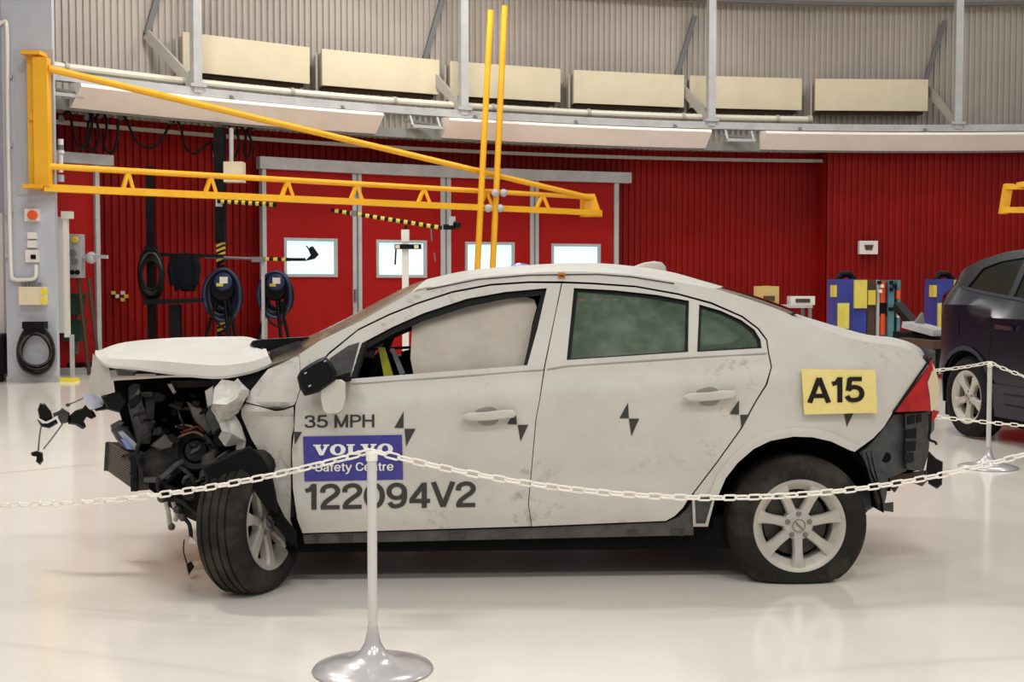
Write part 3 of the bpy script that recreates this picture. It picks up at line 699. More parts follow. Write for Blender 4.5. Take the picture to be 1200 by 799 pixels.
# striped boom arms
by = along(la, lb, 400).y-.7
t = thing('striped_boom', 'yellow and black striped boom below the crane rail, left piece', 'boom', at(290, 245, hy-.2)); stripes(t, at(255, 235.5, hy-.2), at(324, 240, hy-.2), .035, 17)
t = thing('striped_boom', 'thin yellow and black striped boom ending in a camera, right piece', 'boom', at(450, 262, 20.5)); stripes(t, at(388, 246, 20.5), at(518, 267, 20.5), .032, 29)
MB().box(at(530, 259, 20.4), (.1, .12, .14)).build('camera_body', 'plate_grey', t); MB().box(at(527, 266, 20.4), (.2, .1, .08)).build('camera_mount', 'black', t); MB().lathe([(0, 0), (.04, 0), (.05, .1), (0, .1)], at(533, 262, 20.35), (.6, -.6, -.3), 10).build('lens', 'black', t)
MB().box(at(415, 250, 20.5), (.09, .1, .09)).build('joint', 'steel_dark', t)
for x, y0, y1 in ((505, 268, 282), (509, 296, 306)): MB().tube([at(x, y0, 20.5), at(x+1, y1, 20.5)], .012, 6).build('pendant', 'steel_dark', t)
t = thing('camera_boom', 'thin boom holding a black angled camera before the first bright window', 'boom', at(330, 304, 20.25))
MB().tube([at(240, 301, 20.25), at(296, 303, 20.25)], .025, 6).build('tube', 'steel_dark', t); stripes(t, at(296, 303, 20.25), at(340, 304, 20.25), .028, 9); MB().tube([at(340, 304, 20.25), at(358, 304, 20.25)], .028, 6).build('rod', 'black', t)
MB().prism([at(357, 306, 20.25), at(366, 304, 20.25), at(371, 299, 20.25), at(364, 289, 20.25), at(361, 292, 20.25), at(364, 299, 20.25)], (.02, .12, .01)).build('camera_head', 'black', t)
MB().tube([at(359, 288, 20.25), at(362, 292, 20.25)], .012, 6).build('antenna', 'black', t); MB().box(at(303, 304, 20.2), (.2, .1, .08)).build('clamp', 'steel_dark', t); MB().bar(at(308, 304, 20.25), V3((at(308, 304, 20.25).x, 20.25, 0)), .045).build('stand', 'steel', t)
# white camera column in front of the second window
sy = 18.6; sx = at(475, 300, sy).x
t = thing('camera_column', 'slim white camera column with black crossbar before the second bright window', 'stand', (sx, sy, 0))
MB().box((sx, sy, at(0, 285, sy).z/2), (.09, .09, at(0, 285, sy).z)).build('mast', 'off_white', t); MB().box(at(475, 276, sy), (.11, .11, .17)).build('head', 'off_white', t)
MB().box(at(478, 289, sy-.06), (.38, .1, .07)).build('crossbar', 'black', t)
for px in (466, 488): MB().box(at(px, 289, sy-.12), (.06, .05, .05)).build('sensor', 'cream', t)
MB().tube([at(464, 292, sy-.06), at(463, 310, sy-.06)], .014, 6).build('pendant', 'black', t); MB().box((sx, sy, .03), (.5, .5, .06)).build('foot', 'black', t)
MB().tube([at(475, 270, sy), at(476, 264, sy)], .02, 6).build('pin', 'black', t)
# vent box on the right red wall, parcels behind the boot
vb = arc(1017, 290, 20.2); t = thing('vent_box', 'small white vent box on the right red wall section', 'vent', vb-V3((0, 0, .13)))
MB().box(vb, (.36, .12, .26)).build('housing', 'off_white', t); MB().prism([vb+V3((-.09, -.065, .05)), vb+V3((.09, -.065, .05)), vb+V3((.06, -.065, -.05)), vb+V3((-.06, -.065, -.05))], (0, -.01, 0)).build('opening', 'brown', t)
cY = 18.0; t = thing('shelf_cart', 'low grey cart behind the white car boot carrying a yellow box', 'cart', V3((at(905, 0, cY).x, cY, 0)))
cxx = at(905, 0, cY).x; ztop = at(0, 357, cY).z
MB().box((cxx+.05, cY, ztop-.02), (1.0, .5, .04)).build('top_shelf', 'steel', t)
for sx_, sy_ in ((-.42, -.22), (.52, -.22), (-.42, .22), (.52, .22)): MB().box((cxx+sx_, cY+sy_, ztop/2), (.04, .04, ztop)).build('leg', 'steel_dark', t)
c = at(898, 347, cY); t = thing('parcel', 'yellow cardboard box seen above the white car rear window', 'box', V3((c.x, cY, ztop)))
MB().box((c.x, cY, ztop+.13), (.3, .28, .26)).build('carton', 'cardboard', t); MB().box((c.x+.01, cY-.145, ztop+.09), (.16, .008, .07)).build('print', 'brown', t)
MB().box((c.x, cY, ztop+.262), (.06, .28, .006)).build('tape', 'tape_yellow', t)
c = at(943, 366, cY); t = thing('instrument_case', 'small white case on the grey cart behind the boot', 'case', V3((c.x, cY-.02, ztop)))
zt = at(943, 363, cY).z
MB().box((c.x-.06, cY-.02, ztop+.06), (.34, .24, .12)).build('case_body', 'off_white', t); MB().box((c.x-.06, cY-.145, ztop+.06), (.2, .012, .05)).build('case_front', 'brown', t)
# crash trolleys with coloured blocks
def crash_trolley(px0, Yb, lab, full=True):
    def q(x, y): return at(px0+x, y, Yb)
    base = V3((q(38, 0).x, Yb+.3, 0)); t = thing('crash_trolley', lab, 'test rig', base, 'coloured crash test rigs')
    def blk(x0, x1, y0, y1, m_, nm, dep=.5, fo=0):
        a = q(x0, y1); b = q(x1, y0); MB().box(((a.x+b.x)/2, Yb+dep/2-fo, (a.z+b.z)/2), (b.x-a.x, dep, b.z-a.z)).build(nm, m_, t)
    blk(0, 36, 327, 405, 'barrier_blue', 'blue_block', .55)
    blk(20, 35, 328, 361, 'barrier_yellow', 'yellow_block', .1, .06); blk(1, 14, 355, 385, 'barrier_yellow', 'yellow_block', .1, .06)
    blk(36, 46, 328, 405, 'brown', 'core_block', .5); blk(36, 45, 340, 357, 'tape_yellow', 'yellow_cap', .1, .06); blk(46, 50, 328, 405, 'plate_grey', 'spacer_plate', .5, .04)
    blk(59, 67, 328, 405, 'teal', 'teal_column', .5, .05); blk(70, 75, 328, 405, 'teal', 'teal_column', .5, .02); blk(-3, 1, 334, 348, 'tape_yellow', 'side_lug', .2)
    for y0, y1 in ((327, 357), (368, 392)):
        a = q(51, y1); b = q(58, y0); MB().lathe([(0, -.15), (.06, -.15), (.06, .15), (0, .15)], ((a.x+b.x)/2, Yb+.05, (a.z+b.z)/2), (0, 0, 1), 14).build('orange_cylinder', 'orange', t)
    blk(50, 60, 356, 370, 'black', 'clamp', .3); blk(60, 67, 360, 364, 'black', 'clamp', .12, .1)
    for (x, y) in ((47, 331), (50, 335), (61, 331), (65, 335), (61, 339), (48, 341)): blk(x, x+3.5, y-2, y+2, 'off_white' if (x+y) % 2 else 'black', 'target_tile', .06, .1)
    blk(69, 73, 340, 350, 'orange', 'orange_cap', .1, .08); blk(70, 73, 358, 372, 'off_white', 'white_block', .1, .06)
    MB().tube([q(8, 328)+V3((.0, .3, 0)), q(13, 321)+V3((0, .3, 0)), q(22, 321)+V3((0, .3, 0)), q(27, 328)+V3((0, .3, 0))], .05, 8).build('handle', 'black', t)
    MB().box((q(38, 0).x, Yb+.3, .2), (1.25, .9, .1)).build('deck', 'steel_dark', t)
    for sx_ in (-.5, .5):
        for sy_ in (-.35, .35): MB().lathe([(0, -.05), (.15, -.05), (.15, .05), (0, .05)], (q(38, 0).x+sx_, Yb+.3+sy_, .15), (1, 0, 0), 16).build('wheel', 'rubber', t)
    a = q(0, 405).z; MB().box((q(38, 0).x, Yb+.3, (a+.25)/2), (1.2, .5, a-.25)).build('pedestal', 'steel_dark', t)
    return t
crash_trolley(980, 18.0, 'blue and yellow block crash rig standing between the two cars')
crash_trolley(1097, 18.6, 'blue and yellow block crash rig half hidden by the dark car')
t = thing('tow_frame', 'low dark red tow frame on the floor left of the dark car', 'frame', V3((at(1075, 0, 16.5).x, 16.5, 0)))
MB().bar(at(1052, 358, 17.2), at(1076, 386, 16.6), .12, .1).build('strut', 'black', t); MB().bar(at(1066, 380, 16.6), at(1102, 390, 16.2), .3, .08).build('beam', 'steel', t)
MB().bar(at(1055, 392, 16.8), at(1110, 400, 16.2), .3, .1).build('lower_beam', 'black', t); MB().bar(at(1060, 400, 16.4), at(1100, 404, 16.0), .25, .1).build('red_pad', 'brown', t)
for px in (1062, 1098): MB().bar(at(px, 398, 16.5), V3((at(px, 0, 16.5).x, 16.5, 0)), .1).build('leg', 'black', t)
MB().prism([at(1072, 380, 16.5), at(1084, 380, 16.5), at(1082, 366, 16.5)], (0, .1, 0)).build('gusset', 'steel_dark', t)
t = thing('dome_marker', 'small lilac object peeking over the white car roof', 'object', at(612, 330, 14))
MB().ball(at(610, 313.5, 14), .1, 14, (1.3, 1, .45)).build('shell', 'lamp_blue', t); MB().ball(at(608, 311, 14), .04, 10, (1.2, 1, .7)).build('crest', 'lamp_cover', t)
MB().bar(V3((at(610, 0, 14).x, 14, at(610, 313, 14).z)), V3((at(610, 0, 14).x, 14, 0)), .06).build('stand', 'steel', t)

# ================================================================== BARRIER POSTS AND CHAINS
def stanchion(P, lab, hgt):
    t = thing('stanchion', lab, 'post', P, 'white barrier posts')
    MB().lathe([(0, 0), (.213, 0), (.218, .006), (.212, .014), (.17, .026), (.12, .034), (.08, .046), (.05, .066), (.03, .1), (.021, .14), (.019, .16), (0, .16)], P, (0, 0, 1), 48).build('base', 'base_silver', t, sharp=1.0)
    MB().lathe([(0, .13), (.0175, .13), (.0175, hgt-.01), (.012, hgt), (0, hgt)], P, (0, 0, 1), 20).build('tube', 'post_white', t)
    MB().lathe([(0, hgt-.03), (.021, hgt-.03), (.021, hgt-.004), (.014, hgt+.006), (0, hgt+.008)], P, (0, 0, 1), 16).build('cap', 'chain_white', t)
    return t
S1 = on_floor(437, 785); S2 = on_floor(1158, 548); HS = .79
stanchion(S1, 'white barrier post with flared silver base, nearest in front of the car', HS); stanchion(S2, 'white barrier post beside the dark car wheel', HS)
# one plastic link, shared by every chain
def link_mesh(L=.064, Wd=.03, r=.0042):
    pts = []; R = Wd/2-r; hl = L/2-r-R
    for k in range(9): a = -PI/2+PI*k/8; pts.append(V3((hl+R*math.cos(a), R*math.sin(a), 0)))
    for k in range(9): a = PI/2+PI*k/8; pts.append(V3((-hl+R*math.cos(a), R*math.sin(a), 0)))
    me = MB().tube(pts, r, 6, True).mesh('link'); me.materials.append(MATS['chain_white']); return me
LM = link_mesh()
def chain(A, B, sag, lab, pitch=.0505, roll0=.6, skip=None):
    t = thing('barrier_chain', lab, 'chain', (A+B)/2-V3((0, 0, sag)), 'white plastic barrier chains')
    N = 400; P = [A.lerp(B, i/N)-V3((0, 0, 4*sag*(i/N)*(1-i/N))) for i in range(N+1)]
    acc = [0]
    for i in range(N): acc.append(acc[-1]+(P[i+1]-P[i]).length)
    n = int(acc[-1]/pitch); j = 0; o0 = org(t); tw = roll0
    for k in range(n):
        s = (k+.5)*acc[-1]/n
        while acc[j+1] < s: j += 1
        f = (s-acc[j])/(acc[j+1]-acc[j]); c = P[j].lerp(P[j+1], f); d, sd, u = basis(P[j+1]-P[j])
        M = Matrix((d, sd, u)).transposed(); tw += random.uniform(-.09, .09)
        M = M @ Matrix.Rotation((PI/2 if k % 2 else 0)+tw, 3, 'X')
        sx_ = 600+F*c.x/(c.y*CP-(c.z-CAMH)*SP_)
        if sx_ < -400 or sx_ > 1700: continue
        o = bpy.data.objects.new('link', LM); COL.objects.link(o); o.parent = t; o.location = c-o0; o.rotation_euler = M.to_euler()
T1 = S1+V3((0, 0, HS+.006)); T2 = S2+V3((0, 0, HS+.006))
S0 = V3((-4.3, 5.9, 0)); S3 = V3((2.42, 5.25, 0))
chain(T1, S0+V3((0, 0, HS)), .30, 'white chain from the near post to the left picture edge', roll0=.75)
chain(T1, S3+V3((0, 0, HS)), .222, 'white chain sagging in front of the car doors and rear wheel', roll0=.35)
S4 = V3((2.42, 9.35, 0)); S6 = V3((4.32, 8.3, 0))
for P_, l_ in ((S0, 'white barrier post beyond the left picture edge'), (S3, 'white barrier post just beyond the right picture edge, near the car tail'), (S4, 'white barrier post hidden behind the white car rear wheel'), (S6, 'white barrier post beyond the right picture edge beside the dark car')): stanchion(P_, l_, HS)
chain(S4+V3((0, 0, HS)), T2, .055, 'upper white chain from behind the tail lamp to the far post', roll0=.4)
chain(T2, S6+V3((0, 0, .796)), .13, 'white chain from the far post to the right picture edge', roll0=.8)
chain(S4+V3((0, 0, .50)), S6+V3((0, 0, .40)), .03, 'lower white chain crossing the dark car wheel', roll0=.3)

# ================================================================== THE CRASHED WHITE CAR (own axes: x to the tail, y to the far side, z up)
TH = math.radians(2.5); CO = on_floor(933, 686); HW = .93
car = bpy.data.objects.new('crashed_car', None); COL.objects.link(car); car.location = CO; car.rotation_euler = (0, 0, TH)
ORG[car.name] = V3((0, 0, 0))
setp(car, 'white crash-tested saloon with smashed front end, airbags out and lettering on its door', 'car')
RI = Matrix.Rotation(-TH, 3, 'Z'); LO = RI @ (CAM-CO)
def lp(px, py, D):
    d = RI @ ray(px, py); return LO+d*((D-LO.y)/d.y)
def belt(u): return 1.09+.064*(min(u, .3)+.1)
def sstep(t): t = max(0, min(1, t)); return t*t*(3-2*t)
def side(u, z):
    zb = belt(u); d = 0
    if z > zb: d = .075+(z-zb)*.5+.25*(z-zb)**2
    else: d = .075*sstep((z-(zb-.16))/.16)**1.3
    if z < .62: d += .018*sstep((.62-z)/.12)
    if z < .36: d += .03*sstep((.36-z)/.15)
    if u > .1: d += .24*((u-.1)/.65)**2
    if u < -2.55: d += .10*((-2.55-u)/.5)**2
    return d
def sp(px, py, off=0.):
    D = .05+off
    for _ in range(6):
        p = lp(px, py, D); D = side(p.x, p.z)+off
    return lp(px, py, D)
def sheet(outline, holes=(), step=11, off=0, th=.012, fn=None, smooth=0):
    if smooth: outline = [tuple(p) for p in smooth_curve([V3((x, y, 0)) for x, y in outline], smooth, True)]
    V, T = tri2d(outline, holes, step)
    A = [sp(v.x, v.y, off+(fn(v.x, v.y) if fn else 0)) for v in V]
    return solid(A, T, [p+V3((0, th, 0)) for p in A])
def mirror_far(mb):
    m2 = MB(); m2.v = [V3((v.x, 2*HW-v.y, v.z)) for v in mb.v]; m2.f = [q[::-1] for q in mb.f]; return m2
def panel(name, outline, m_, holes=(), step=11, off=0, th=.012, fn=None, far=None, parent=car, label=None, sharp=.5, smooth=0):
    mb = sheet(outline, holes, step, off, th, fn, smooth); o = mb.build(name, m_, parent, sharp)
    if label: o['label'] = label
    if far: mirror_far(mb).build(far.replace('far_', ''), m_, parent, sharp)
    return o
def puff(poly, layers):
    """closed lump: the outline repeated at depths D with a scale about its middle"""
    cx = sum(p[0] for p in poly)/len(poly); cy = sum(p[1] for p in poly)/len(poly); n = len(poly); m = MB(); L = []
    for D, s in layers: L.append([lp(cx+(x-cx)*s, cy+(y-cy)*s, D) for x, y in poly])
    for l in L: m.v += l
    for i in range(len(L)-1):
        for k in range(n): m.f.append([i*n+k, i*n+(k+1) % n, (i+1)*n+(k+1) % n, (i+1)*n+k])
    m.f.append(list(range(n))[::-1]); m.f.append([(len(L)-1)*n+k for k in range(n)]); return m
def slab(poly, D, th): return puff(poly, [(D, 1), (D+th, 1)])
def block(poly, D, th, back=1.0):
    P = [lp(x, y, D) for x, y in poly]; return MB().prism(P, (0, th, 0))
def resample(pts, n):
    P = smooth_curve(pts, 8); acc = [0]
    for i in range(len(P)-1): acc.append(acc[-1]+(P[i+1]-P[i]).length)
    out = []; j = 0
    for k in range(n):
        s = acc[-1]*k/(n-1)
        while j < len(P)-2 and acc[j+1] < s: j += 1
        out.append(P[j].lerp(P[j+1], (s-acc[j])/max(1e-9, acc[j+1]-acc[j])))
    return out
def loft(name, A, B, m_, n=24, mm_=9, e=2.3, parent=car, drop=0, th=.008, eu=None):
    a = resample([sp(*p) for p in A], n); b = resample([lp(p[0], p[1], HW) for p in B], n); rows = []
    for i in range(n):
        r = []
        for k in range(2*mm_+1):
            s = k/mm_; s2 = s if s <= 1 else 2-s; g = 1-(1-s2)**e
            p = V3((a[i].x+(b[i].x-a[i].x)*(g if eu is None else 1-(1-s2)**eu), a[i].y+(HW-a[i].y)*s2, a[i].z+(b[i].z-a[i].z)*g-drop))
            if s > 1: p.y = 2*HW-p.y
            r.append(p)
        rows.append(r)
    m = MB().grid(rows); back = [[p-V3((0, 0, th)) for p in r] for r in rows]; nb = len(m.v); m.grid(back)
    R, Cn = len(rows), len(rows[0])
    bd = [(0, j) for j in range(Cn)]+[(i, Cn-1) for i in range(1, R)]+[(R-1, j) for j in range(Cn-2, -1, -1)]+[(i, 0) for i in range(R-2, 0, -1)]
    for k in range(len(bd)):
        i0 = bd[k][0]*Cn+bd[k][1]; i1 = bd[(k+1) % len(bd)][0]*Cn+bd[(k+1) % len(bd)][1]; m.f.append([i0, i1, i1+nb, i0+nb])
    return m.build(name, m_, parent, .7)

def ring_of(poly, wpx):
    n = len(poly); out = []
    sgn = 1 if sum(poly[i-1][0]*poly[i][1]-poly[i][0]*poly[i-1][1] for i in range(n)) > 0 else -1
    for i in range(n):
        a = Vector(poly[i-1]); b = Vector(poly[i]); c = Vector(poly[(i+1) % n])
        e1 = (b-a).normalized(); e2 = (c-b).normalized(); n1 = Vector((-e1.y, e1.x)); n2 = Vector((-e2.y, e2.x)); nn = (n1+n2).normalized()*sgn
        out.append(tuple(b+nn*wpx))
    return out
W_FRONT = [(411, 444), (424, 402), (460, 383), (496, 367), (547, 350), (592, 342), (641, 337.5), (630, 385), (618, 428)]
W_REAR = [(672.6, 337.5), (720, 340), (770, 345.5), (808, 352.5), (807, 412.5), (664, 422)]
W_QTR = [(819, 356.5), (845, 364), (869, 375), (884, 386), (891.5, 398), (893, 408), (816.5, 412.5)]
FD = [(355, 624), (349, 608), (344, 572), (343, 527), (346, 500), (347, 475), (353, 456), (386, 416), (420, 388), (455, 371), (490, 357), (530, 344), (575, 335.5), (620, 332.5), (657, 332.5), (650, 366), (637, 428), (631, 470), (627, 490), (621, 557), (618, 590), (622, 616)]
RD = [(659.5, 332.5), (695, 334), (745, 337.5), (795, 346.5), (833, 357), (868, 372), (887, 386), (897, 399), (899, 413), (902.5, 430), (896.5, 450), (884, 470), (866, 503), (838, 542), (812, 576), (806, 584), (800, 594), (790, 604), (780, 609.5), (624, 616), (620.5, 590), (623.5, 557), (629.5, 490), (633.5, 470), (640, 428), (652.5, 366)]
ARCH = [(1002, 529), (996, 527), (974, 516.6), (952, 511.7), (930, 511), (902.6, 516), (883, 525.5), (864, 542), (850, 560), (840.6, 582)]
BS = [(351, 415), (375, 399), (423, 376), (480, 343.5), (512, 335.5), (560, 325), (620, 320), (660, 318), (700, 319), (740, 322), (780, 328), (815, 334), (838, 338), (870, 348), (905, 360), (920, 366), (945, 378), (983, 392), (1016, 401), (1044, 404), (1066, 410.5), (1080, 418.5), (1088, 428), (1075, 446), (1047, 482), (1036, 500), (1023, 513.5)] + ARCH + \
     [(812, 583), (814, 577.5), (840, 543.5), (868.5, 504), (886.5, 471), (899.5, 450.5), (905, 430), (901.5, 413), (899.5, 398), (889.5, 384.5), (870, 369.8), (834, 354), (795.5, 343.6), (745, 334.6), (695, 331), (659, 329.5), (620, 329.5), (575, 332.5), (530, 341), (490, 354), (455, 368), (420, 385), (385, 413), (353, 453)]
FD = ring_of(FD, -.75); RD = ring_of(RD, -.75)
fd = panel('front_door', FD, 'paint', [W_FRONT], far='far_front_door')
rd = panel('rear_door', RD, 'paint', [W_REAR, W_QTR], far='far_rear_door')
def arch_fn(px, py):
    r = math.hypot(px-930, (py-597)*1.0)
    return -.018*math.exp(-((r-90)/9)**2)
bs = panel('body_side', BS, 'paint', far='far_body_side', fn=arch_fn, step=9)
# wheel arch lip
lip = []
for k in range(37):
    t_ = k/36; idx = t_*(len(ARCH)-1); i = min(int(idx), len(ARCH)-2); f = idx-i; lip.append((ARCH[i][0]*(1-f)+ARCH[i+1][0]*f, ARCH[i][1]*(1-f)+ARCH[i+1][1]*f))
m = MB(); rows = []
for (x, y) in lip:
    dx, dy = x-930, y-600; l = math.hypot(dx, dy); dx /= l; dy /= l
    rows.append([sp(x-dx*.5, y-dy*.5, .03), sp(x-dx*.5, y-dy*.5, -.022), sp(x+dx*5, y+dy*5, -.024), sp(x+dx*10, y+dy*10, -.016), sp(x+dx*11, y+dy*11, .01)])
m.grid(rows); m.build('arch_lip', 'paint', bs, 1.0)
# black window surrounds (rubber) just inside the openings
for poly, inner, par in ((W_FRONT, [(418, 446.5), (430, 408), (462, 391), (497, 376), (547, 359.5), (592, 350.5), (634, 346), (624, 385), (613.5, 430.5)], fd), (W_REAR, [(677, 341.5), (720, 344.5), (770, 350), (804, 356.5), (803, 411.5), (668.5, 420.5)], rd), (W_QTR, [(822, 361), (845, 368), (867, 378.5), (880, 388.5), (887, 399), (888.5, 406.5), (820, 411)], rd)):
    panel('window_seal', ring_of(poly, -1.5), 'plastic_black', [inner], off=.016, th=.02, parent=par, step=12)
GAPL = [(353, 453), (385, 413), (420, 386), (455, 369.5), (490, 355.5), (530, 342.5), (575, 334), (620, 331), (658, 331), (695, 332.5), (745, 336), (795, 345), (833, 355.5), (869, 371), (888, 385), (898, 398), (900, 413)]
panel('shut_line', [(x+1, y-5) for x, y in GAPL]+[(x-1, y+5) for x, y in GAPL[::-1]], 'black_matte', off=.022, th=.02, far='far_shut_line', step=14)
panel('rail_trim', [(425, 400), (460, 382), (496, 366), (547, 349), (592, 341), (641, 337), (638, 352), (592, 356), (547, 364), (497, 381), (462, 396), (430, 412)], 'interior', off=.12, th=.02, far='far_rail_trim', step=14)
# glass and airbags
panel('rear_window', ring_of(W_REAR, -1), 'glass_green', off=.022, th=.004, parent=rd)
panel('quarter_window', ring_of(W_QTR, -1), 'glass_green', off=.022, th=.004, parent=rd)
panel('divider_bar', [(807.5, 352), (819.5, 355.5), (817, 413), (806.5, 413)], 'paint', off=.004, th=.01, parent=rd)
panel('mirror_patch', [(411, 442), (424, 402), (430, 400), (417, 443)], 'plastic_black', off=.0, th=.02, parent=fd)
wav = lambda k: (lambda x, y: .010*math.sin(x*.045+k)*math.sin(y*.05+k*2)+.008*math.sin((x*.8+y*.6)*.06+k)+.002*math.sin(x*.16-y*.1))
panel('side_airbag', [(483, 382), (496, 371), (510, 363), (540, 356), (567, 353), (590, 349), (613, 347), (626, 351), (629, 360), (624, 378), (614, 432), (560, 440), (486, 446), (481, 420)], 'airbag', off=.075, th=.03, fn=wav(.4), step=7, label='deployed beige side airbag')
panel('rear_airbag', [(676, 356), (690, 350), (705, 352), (740, 351), (775, 357), (806, 366), (835, 374), (862, 388), (868, 396), (856, 402), (830, 404), (810, 409), (800, 425), (665, 428), (668, 395)], 'curtain', off=.11, th=.03, fn=wav(1.7), step=8)
panel('airbag_hem', [(680, 416.5), (738, 412.5), (738, 414.5), (680, 418.5)], 'airbag', off=.05, th=.01); panel('airbag_hem', [(750, 411.8), (796, 408.6), (796, 410.6), (750, 413.8)], 'airbag', off=.05, th=.01)
panel('rail_trim', [(668, 336), (720, 338), (770, 343.5), (812, 351.5), (845, 362), (870, 373.5), (886, 385), (895, 400), (896, 412), (884, 414), (874, 396), (850, 382), (812, 366), (770, 356), (720, 350), (676, 350)], 'interior', off=.16, th=.02, far='far_rail_trim', step=14)
panel('belt_seam', [(412, 449), (520, 441.5), (618, 434), (637, 432.5), (637, 433.8), (618, 435.3), (520, 442.8), (412, 450.3)], 'seam_recess_shade', off=-.006, th=.006, parent=fd, step=10)
panel('belt_seam', [(641, 432), (664, 428.3), (740, 423), (806, 418.5), (899, 413.5), (899, 414.7), (806, 419.8), (740, 424.3), (664, 429.6), (641, 433.3)], 'seam_recess_shade', off=-.006, th=.006, parent=rd, step=10)
# shut-line backing, far liners
IN = [(347, 478), (386, 440), (411, 446), (618, 431), (640, 431), (664, 424), (806, 415), (893, 410), (930, 396), (1040, 410), (1078, 424), (1046, 478), (1020, 512), (1000, 522), (974, 512), (930, 507), (883, 521), (850, 552), (838, 584), (812, 588), (800, 605), (780, 612), (355, 628)]
panel('gap_backing', IN, 'black_matte', off=.03, th=.02, step=25, far='far_gap_backing')  # black sheet added behind the doors to darken gaps and block light
panel('pillar_backing', [(640, 336), (672, 336), (664, 424), (640, 432), (618, 432)], 'interior', off=.02, th=.04, far='far_pillar_backing')
# roof, screens, boot, bonnet
loft('windscreen', [(316, 427.5), (352, 415.5), (375, 399.5), (423, 376.5), (480, 344), (512, 336)], [(340, 404), (360, 394.5), (377, 387), (423, 364), (449, 350), (480, 334.5), (503, 327)], 'glass_dusty', 20, 10, 1.9)
roofo = loft('roof', [(480, 343.8), (512, 335.8), (560, 325), (620, 320), (660, 318), (700, 319), (740, 322), (780, 328), (815, 334), (838, 338)], [(501, 327), (547, 317), (600, 312), (649, 309), (700, 308.5), (740, 312), (780, 318), (815, 328), (838, 335)], 'paint', 26, 10, 2.2)
loft('headliner', [(490, 346), (512, 338), (560, 328), (620, 323), (660, 321), (700, 322), (740, 325), (780, 331), (815, 337), (838, 341)], [(501, 329), (547, 319), (600, 314), (649, 311), (700, 310.5), (740, 314), (780, 320), (815, 330), (838, 337)], 'interior', 20, 8, 2.2, drop=.03)
loft('rear_screen', [(838, 338), (870, 348), (905, 360), (922, 367)], [(838, 335), (870, 344), (905, 356), (922, 363.5)], 'glass_dark', 14, 10, 2.2)
boot = loft('boot_lid', [(918, 365), (945, 378), (983, 392), (1016, 401), (1044, 404), (1066, 410.5), (1080, 418.5), (1088, 428)], [(918, 361.5), (940, 370), (983, 383), (1016, 392), (1044, 395), (1066, 401), (1081, 410), (1088, 419)], 'paint', 24, 10, 2.4, eu=.9)
panel('roof_seam', [(500, 338.5), (560, 326.5), (620, 321.5), (700, 320.5), (740, 323.5), (790, 331.5), (790, 333), (740, 325), (700, 322), (620, 323), (560, 328), (500, 340)], 'plastic_grey', off=-.003, th=.006, parent=roofo, step=20)
MB().box(sp(658, 323, -.006), (.034, .014, .03)).build('roof_marker', 'orange_mark', roofo)
MB().box(sp(658, 323, -.015), (.024, .006, .008)).build('marker_band', 'brown', roofo)
fin = puff([(740, 313), (755, 307.5), (766, 306), (775, 307), (780, 312), (781, 320), (760, 318)], [(HW-.05, .6), (HW-.03, 1), (HW+.03, 1), (HW+.05, .6)]); fin.build('antenna_fin', 'paint', roofo, 1.0)
# tail end wall and cavity
e0 = sp(1092, 440); uc = lp(1087, 420, HW).x; rows = []
for z in (1.05, .97, .9, .78, .66, .55, .5):
    rows.append([V3((e0.x-.06+(uc-e0.x+.03)*(1-((d-HW)/.75)**2)-(.08 if z < .6 else 0), d, z)) for d in [.2+.0913*k for k in range(17)]])
MB().grid(rows).build('tail_panel', 'metal_grey', car, 1.0)
# bonnet (buckled)
def lay(pts, Ds): return [lp(x, y, D) for (x, y), D in zip(pts, Ds)]
N_ = 26
rN = resample(lay([(113, 417.5), (127, 427.5), (160, 430.5), (200, 436), (253, 441), (293, 435), (319, 425)], [.34, .24, .2, .2, .2, .2, .2]), N_)
rM = resample(lay([(112, 415), (130, 420), (165, 421.5), (205, 424.5), (255, 428), (290, 424.5), (315, 417)], [.38, .27, .225, .22, .225, .225, .23]), N_)
rC = resample(lay([(111, 413), (143, 401.5), (200, 396), (250, 394.5), (275, 394.2), (290, 394.5), (300, 398)], [1.0]*7), N_)
rM2 = [rM[i].lerp(rC[i], .45)+V3((0, 0, .012*math.sin(i*.9))) for i in range(N_)]
rF = [V3((c.x, 1.56, c.z-.05)) for c in rC]; rF2 = [V3((c.x, 1.68, c.z-.11)) for c in rC]
rows = [rN, rM, [rM[i].lerp(rC[i], .2)+V3((0, 0, .018)) for i in range(N_)], rM2, rC, rF, rF2]
m = MB().grid(rows); under = [[p-V3((0, -.004, .012)) for p in r] for r in rows]; m.grid(under)
m.grid([rows[0], under[0]]); m.grid([rows[-1], under[-1]]); m.grid([[r[0] for r in rows], [r[0] for r in under]]); m.grid([[r[-1] for r in rows], [r[-1] for r in under]])
hood = m.build('bonnet', 'paint_hood', car, .55)
puff([(293, 403.5), (296, 399), (304, 397.5), (345, 395), (362, 394.5), (345, 403), (325, 411), (314, 412), (309, 408), (300, 409)], [(.55, .9), (.6, 1), (.85, 1), (.9, .9)]).build('torn_cowl', 'plastic_black', car)
puff([(316, 411), (335, 404), (352, 399), (350, 412), (330, 420), (318, 424)], [(.35, 1), (.8, 1)]).build('cowl_tray', 'plastic_grey', car)
